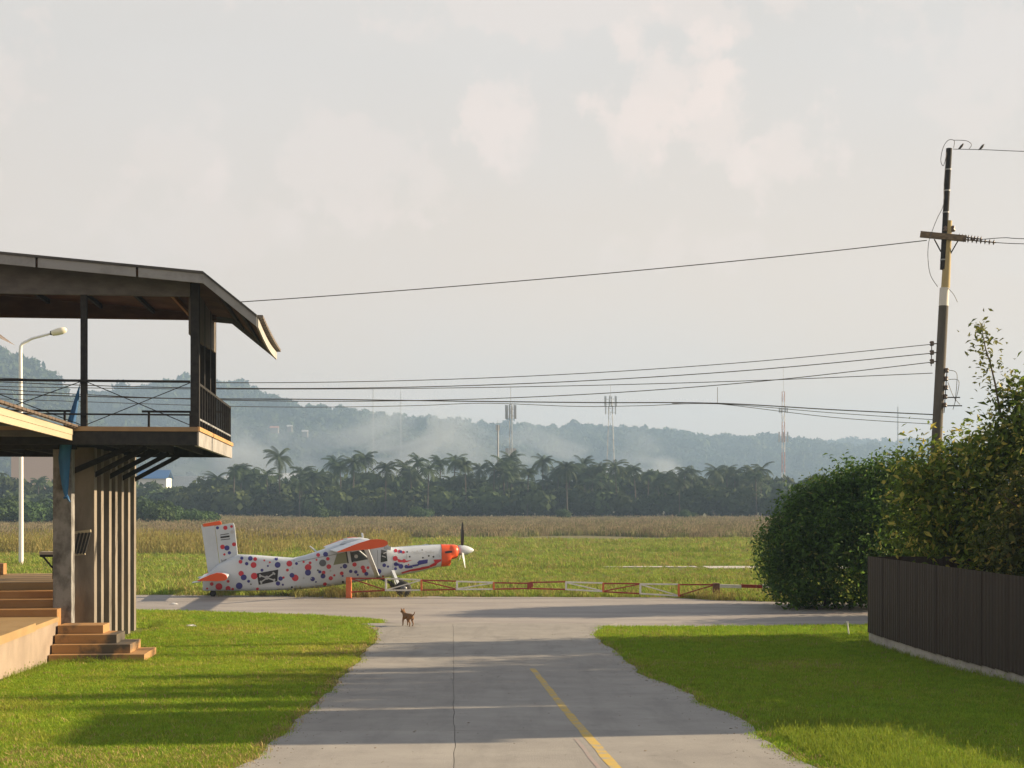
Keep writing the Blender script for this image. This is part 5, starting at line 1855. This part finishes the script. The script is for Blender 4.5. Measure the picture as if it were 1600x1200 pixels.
# main wing
for v0, v1, m, nm in ((-7.6, 7.6, paint_w, 'wing'), (-7.95, -7.602, paint_o, 'wing_tip'), (7.602, 7.95, paint_o, 'wing_tip')):
    s = MB()
    vs3 = (v0, 0, v1) if nm == 'wing' else (v0, v1)
    s.loft([wing_rings(6.87, 1.80, 2.15 + abs(v) * .005 - v * .017, R(9.5), v, .30 if nm == 'wing' else .34) for v in vs3], smooth=False)
    if nm == 'wing':
        wing = s.build(nm, m, plane)
    else:
        s.build(nm, m, wing)
slab([(527, 850), (535, 844), (550, 840.5), (562, 840), (574, 842), (584, 846), (580, 850)], -.5, .5, paint_w, 'roof_fairing', .05)
slab([(534, 841.5), (541, 840.2), (543, 844), (537, 845)], -.04, .04, paint_w, 'roof_scoop')
slab([(562.5, 832.5), (565.5, 832.5), (567, 842), (564, 842)], -.02, .02, paint_w, 'antenna')
slab([(481, 853), (483, 852.3), (495, 862), (492, 863)], -.03, .03, paint_w, 'antenna')
slab([(659, 851.5), (667, 850.3), (672, 851.5)], -.05, .05, paint_w, 'intake_scoop')
# cabin glazing: side windows, door window, windscreen
glass = mat('cabin_glass', (.030, .036, .036), .12, spec=.7)
glass_l = mat('cabin_glass_olive', (.20, .22, .13), .2, spec=.6)  # opaque; the grass light showing through is painted in as olive
def grid_decal(fl_, m, name, nx_=5, nz_=3, off=.012):
    def Q(s_, t_):
        a = [fl_[0][i] + (fl_[1][i] - fl_[0][i]) * s_ for i in (0, 1)]
        b_ = [fl_[3][i] + (fl_[2][i] - fl_[3][i]) * s_ for i in (0, 1)]
        return (a[0] + (b_[0] - a[0]) * t_, a[1] + (b_[1] - a[1]) * t_)
    return decal([poly([Q(i / nx_, j / nz_), Q((i + 1) / nx_, j / nz_), Q((i + 1) / nx_, (j + 1) / nz_), Q(i / nx_, (j + 1) / nz_)]) for i in range(nx_) for j in range(nz_)], FB, m, name, off)
grid_decal([(524, 864), (538, 861.5), (540, 878), (518, 881.5)], glass_l, 'window')
grid_decal([(546, 862), (571, 857), (572, 873), (548, 877)], glass, 'window')
grid_decal([(592.5, 858), (601, 860), (602.5, 876), (592, 878)], glass, 'window', 3, 4)
decal([thick_line((538, 861), (541, 879), 2.0), thick_line((545, 861), (547.5, 877.5), 2.0)], FB, paint_k, 'window_seal', .02)
decal([disc(553.5, 868.5, 3.0)], FB, paint_lg, 'seat_back', .018)
decal([thick_line((596, 864), (601, 862.5), 1.5), thick_line((594, 868), (600, 870), 1.6)], FB, paint_lg, 'seat_back', .018)
ws = MB()
u1, z1 = uz(597, 848.6)
u2, z2 = uz(608.5, 857.5)
ws.add([(u1, -.56, z1 + .03), (u1, .56, z1 + .03), (u2, .54, z2 + .09), (u2, -.54, z2 + .09), (u1, -.60, z1 - .22), (u2 - .02, -.575, z2 - .05)], [(0, 1, 2, 3), (0, 3, 5, 4)])
ws.build('windscreen', mat('windscreen_glass', (.16, .19, .22), .1, spec=.8), plane)
# panel seams
decal([thick_line((463, 876), (524, 864.5), .7), thick_line((612, 857), (611, 901), .8), thick_line((587, 859), (588, 902), .7), thick_line((458, 918.5), (512, 911), .8), thick_line((633, 866), (633.5, 873), .5)], FB, paint_g, 'panel_seam', .007)
# struts, gear, wheels
for va, ua in ((-1, 6.28), (1, 6.28)):
    s = MB()
    s.bar((7.0, va * .58, .80), (ua + .05, va * 4.3, 2.02), .17, .06, (0, 0, 1))
    strut = s.build('wing_strut', paint_w, plane)
    s = MB()
    s.bar((6.72, va * 2.3, 1.43), (6.1, va * 2.9, 1.95), .05, .03)
    s.build('jury_strut', paint_w, strut)
    s = MB()
    s.bar((7.62, va * .58, 1.0), (7.84, va * 1.35, .36), .12, .10)
    leg_ = s.build('gear_leg', paint_w, plane)
    s = MB()
    s.bar((7.0, va * .5, .76), (7.86, va * 1.32, .36), .07, .07)
    s.build('gear_brace', paint_k, leg_)
    wh = s = MB()
    s.lathe([(.10, -.10), (.27, -.10), (.325, -.05), (.325, .05), (.27, .10), (.10, .10)], (7.98, va * 1.5, .325), 'y', 18)
    s.build('tyre', tyre_m, leg_)
    s = MB()
    s.lathe([(.04, -.12), (.14, -.11), (.14, .11), (.04, .12)], (7.98, va * 1.5, .325), 'y', 12)
    s.build('wheel_hub', paint_g, leg_)
    s = MB()
    s.bar((7.80, va * 1.35, .38), (7.98, va * 1.38, .325), .09, .12)
    s.build('wheel_fork', paint_k, leg_)
s = MB()
s.lathe([(.05, -.05), (.11, -.05), (.13, 0), (.11, .05), (.05, .05)], (.45, 0, .13), 'y', 12)
tw_ = s.build('tail_wheel', tyre_m, plane)
MB().bar((.45, 0, .15), (.6, 0, .32), .07).build('tail_wheel_fork', paint_k, tw_)

# ================================================================== DOG
dog_m = mat('dog_tan_coat', (.22, .115, .05), .85, col2=(.15, .08, .035), scale=9)
dog = thing('dog', 'small tan dog standing on the taxiway with its tail up', 'dog', (at(637, 980, 42.6).x, 42.6, .01), R(124))
def skin_mesh(name, V, E, rad, m, root, sub=2):
    me = bpy.data.meshes.new(name)
    me.from_pydata(V, E, [])
    o = bpy.data.objects.new(name, me)
    C.objects.link(o)
    o.modifiers.new('skin', 'SKIN')
    if not me.skin_vertices:
        bpy.context.view_layer.objects.active = o
    sv = me.skin_vertices[0].data if me.skin_vertices else None
    if sv is None:
        bm = bmesh.new()
        bm.from_mesh(me)
        bm.verts.layers.skin.verify()
        bm.to_mesh(me)
        bm.free()
        sv = me.skin_vertices[0].data
    for i, r in enumerate(rad):
        sv[i].radius = (r, r) if not isinstance(r, tuple) else r
        sv[i].use_root = (i == root)
    ss = o.modifiers.new('smooth', 'SUBSURF')
    ss.levels = ss.render_levels = sub
    dg = bpy.context.evaluated_depsgraph_get()
    m2 = bpy.data.meshes.new_from_object(o.evaluated_get(dg))
    m2.name = name
    bpy.data.objects.remove(o)
    for p in m2.polygons:
        p.use_smooth = True
    m2.materials.clear()
    m2.materials.append(m)
    o2 = bpy.data.objects.new(name, m2)
    C.objects.link(o2)
    return o2
V = [(-.22, 0, .36), (-.08, 0, .355), (.10, 0, .345), (.20, 0, .36), (.28, 0, .44), (.34, 0, .475), (.41, 0, .455), (.46, 0, .44)]        # rump, loin, chest, withers, neck, skull, muzzle, nose
Rd = [.075, .082, .098, .085, .055, .058, .033, .022]
E = [(i, i + 1) for i in range(7)]
def chain(root, pts_, rads):
    p = root
    for c, r in zip(pts_, rads):
        V.append(c)
        Rd.append(r)
        E.append((p, len(V) - 1))
        p = len(V) - 1
for sg, st_ in ((-1, .03), (1, -.04)):
    chain(0, [(-.21, sg * .075, .27), (-.17 + st_, sg * .08, .20), (-.25 + st_, sg * .08, .12), (-.23 + st_, sg * .08, .03), (-.19 + st_, sg * .08, .016)], [.055, .036, .022, .018, .02])
    chain(2, [(.15, sg * .07, .25), (.15 - st_, sg * .07, .17), (.15 - st_, sg * .07, .10), (.155 - st_, sg * .07, .03), (.185 - st_, sg * .07, .016)], [.046, .030, .021, .018, .02])
chain(0, [(-.30, 0, .38), (-.38, 0, .40), (-.44, 0, .45), (-.47, 0, .51)], [.03, .022, .017, .010])
chain(5, [(.33, .045, .53), (.34, .06, .585)], [.022, .006])
chain(5, [(.33, -.045, .53), (.34, -.06, .585)], [.022, .006])
o = skin_mesh('body', V, E, Rd, dog_m, 1)
o.parent = dog
o.scale = (.92, .92, .92)

# ================================================================== SMALL THINGS ON THE LAWNS
lit_m = mat('white_plastic', (.78, .78, .76), .5)
def litter(px, py, Y, w, m, label, name='litter', cat='litter'):
    p = at(px, py, Y)
    b = MB()
    r = random.Random(int(px))
    ringv = [[(w * k * math.cos(a) * r.uniform(.6, 1.2), w * .5 * k * math.sin(a) * r.uniform(.6, 1.2), w * zz * r.uniform(.6, 1.2)) for a in np.linspace(0, 2 * math.pi, 9)[:-1]] for k, zz in ((1, 0), (.85, .22), (.45, .34), (.1, .3))]
    b.loft(ringv, smooth=False)
    o = b.build(name, m, label=label, cat=cat)
    o.location = (p.x, Y, ground_z(Y) + .02)
    return o
litter(298, 980, 42.2, .22, lit_m, 'crumpled white plastic bag on the left lawn')
litter(272, 945, 52, .14, lit_m, 'scrap of white paper at the far edge of the left lawn')
brown_leaf = mat('dead_leaf', (.20, .13, .07), .9)
for px, py, lb in ((395, 1011, 'brown dead leaf in the middle of the left lawn'), (72, 1065, 'brown dead leaf near the platform wall')):
    Y = F * 3.6 / (py - HORIZON)
    litter(px, py, Y, .12, brown_leaf, lb, 'dead_leaf', 'leaf')
stake = thing('marker_stake', 'thin white stake standing in the right lawn near the fence end', 'stake', at(1327, 992, 39.8))
stake.location.z = 0
MB().bar((0, 0, -.1), (-.05, .02, .36), .035).build('stake', lit_m, stake)
MB().box(-.075, -.02, -.005, .04, .36, .39).build('stake_cap', lit_m, stake)

# ================================================================== HAZE
hz = MB().box(-3000, 3000, -70, 3320, -8, 225)
hm = bpy.data.materials.new('haze')
hm.use_nodes = True
nt = hm.node_tree
nt.nodes.clear()
out = nt.nodes.new('ShaderNodeOutputMaterial')
pv = nt.nodes.new('ShaderNodeVolumePrincipled')
pv.inputs['Color'].default_value = (.47, .69, 1.0, 1)
pv.inputs['Density'].default_value = .00040
pv.inputs['Anisotropy'].default_value = .1
nt.links.new(pv.outputs[0], out.inputs['Volume'])
hz.build('haze', hm, kind='stuff', label='thin evening haze over the whole airfield')
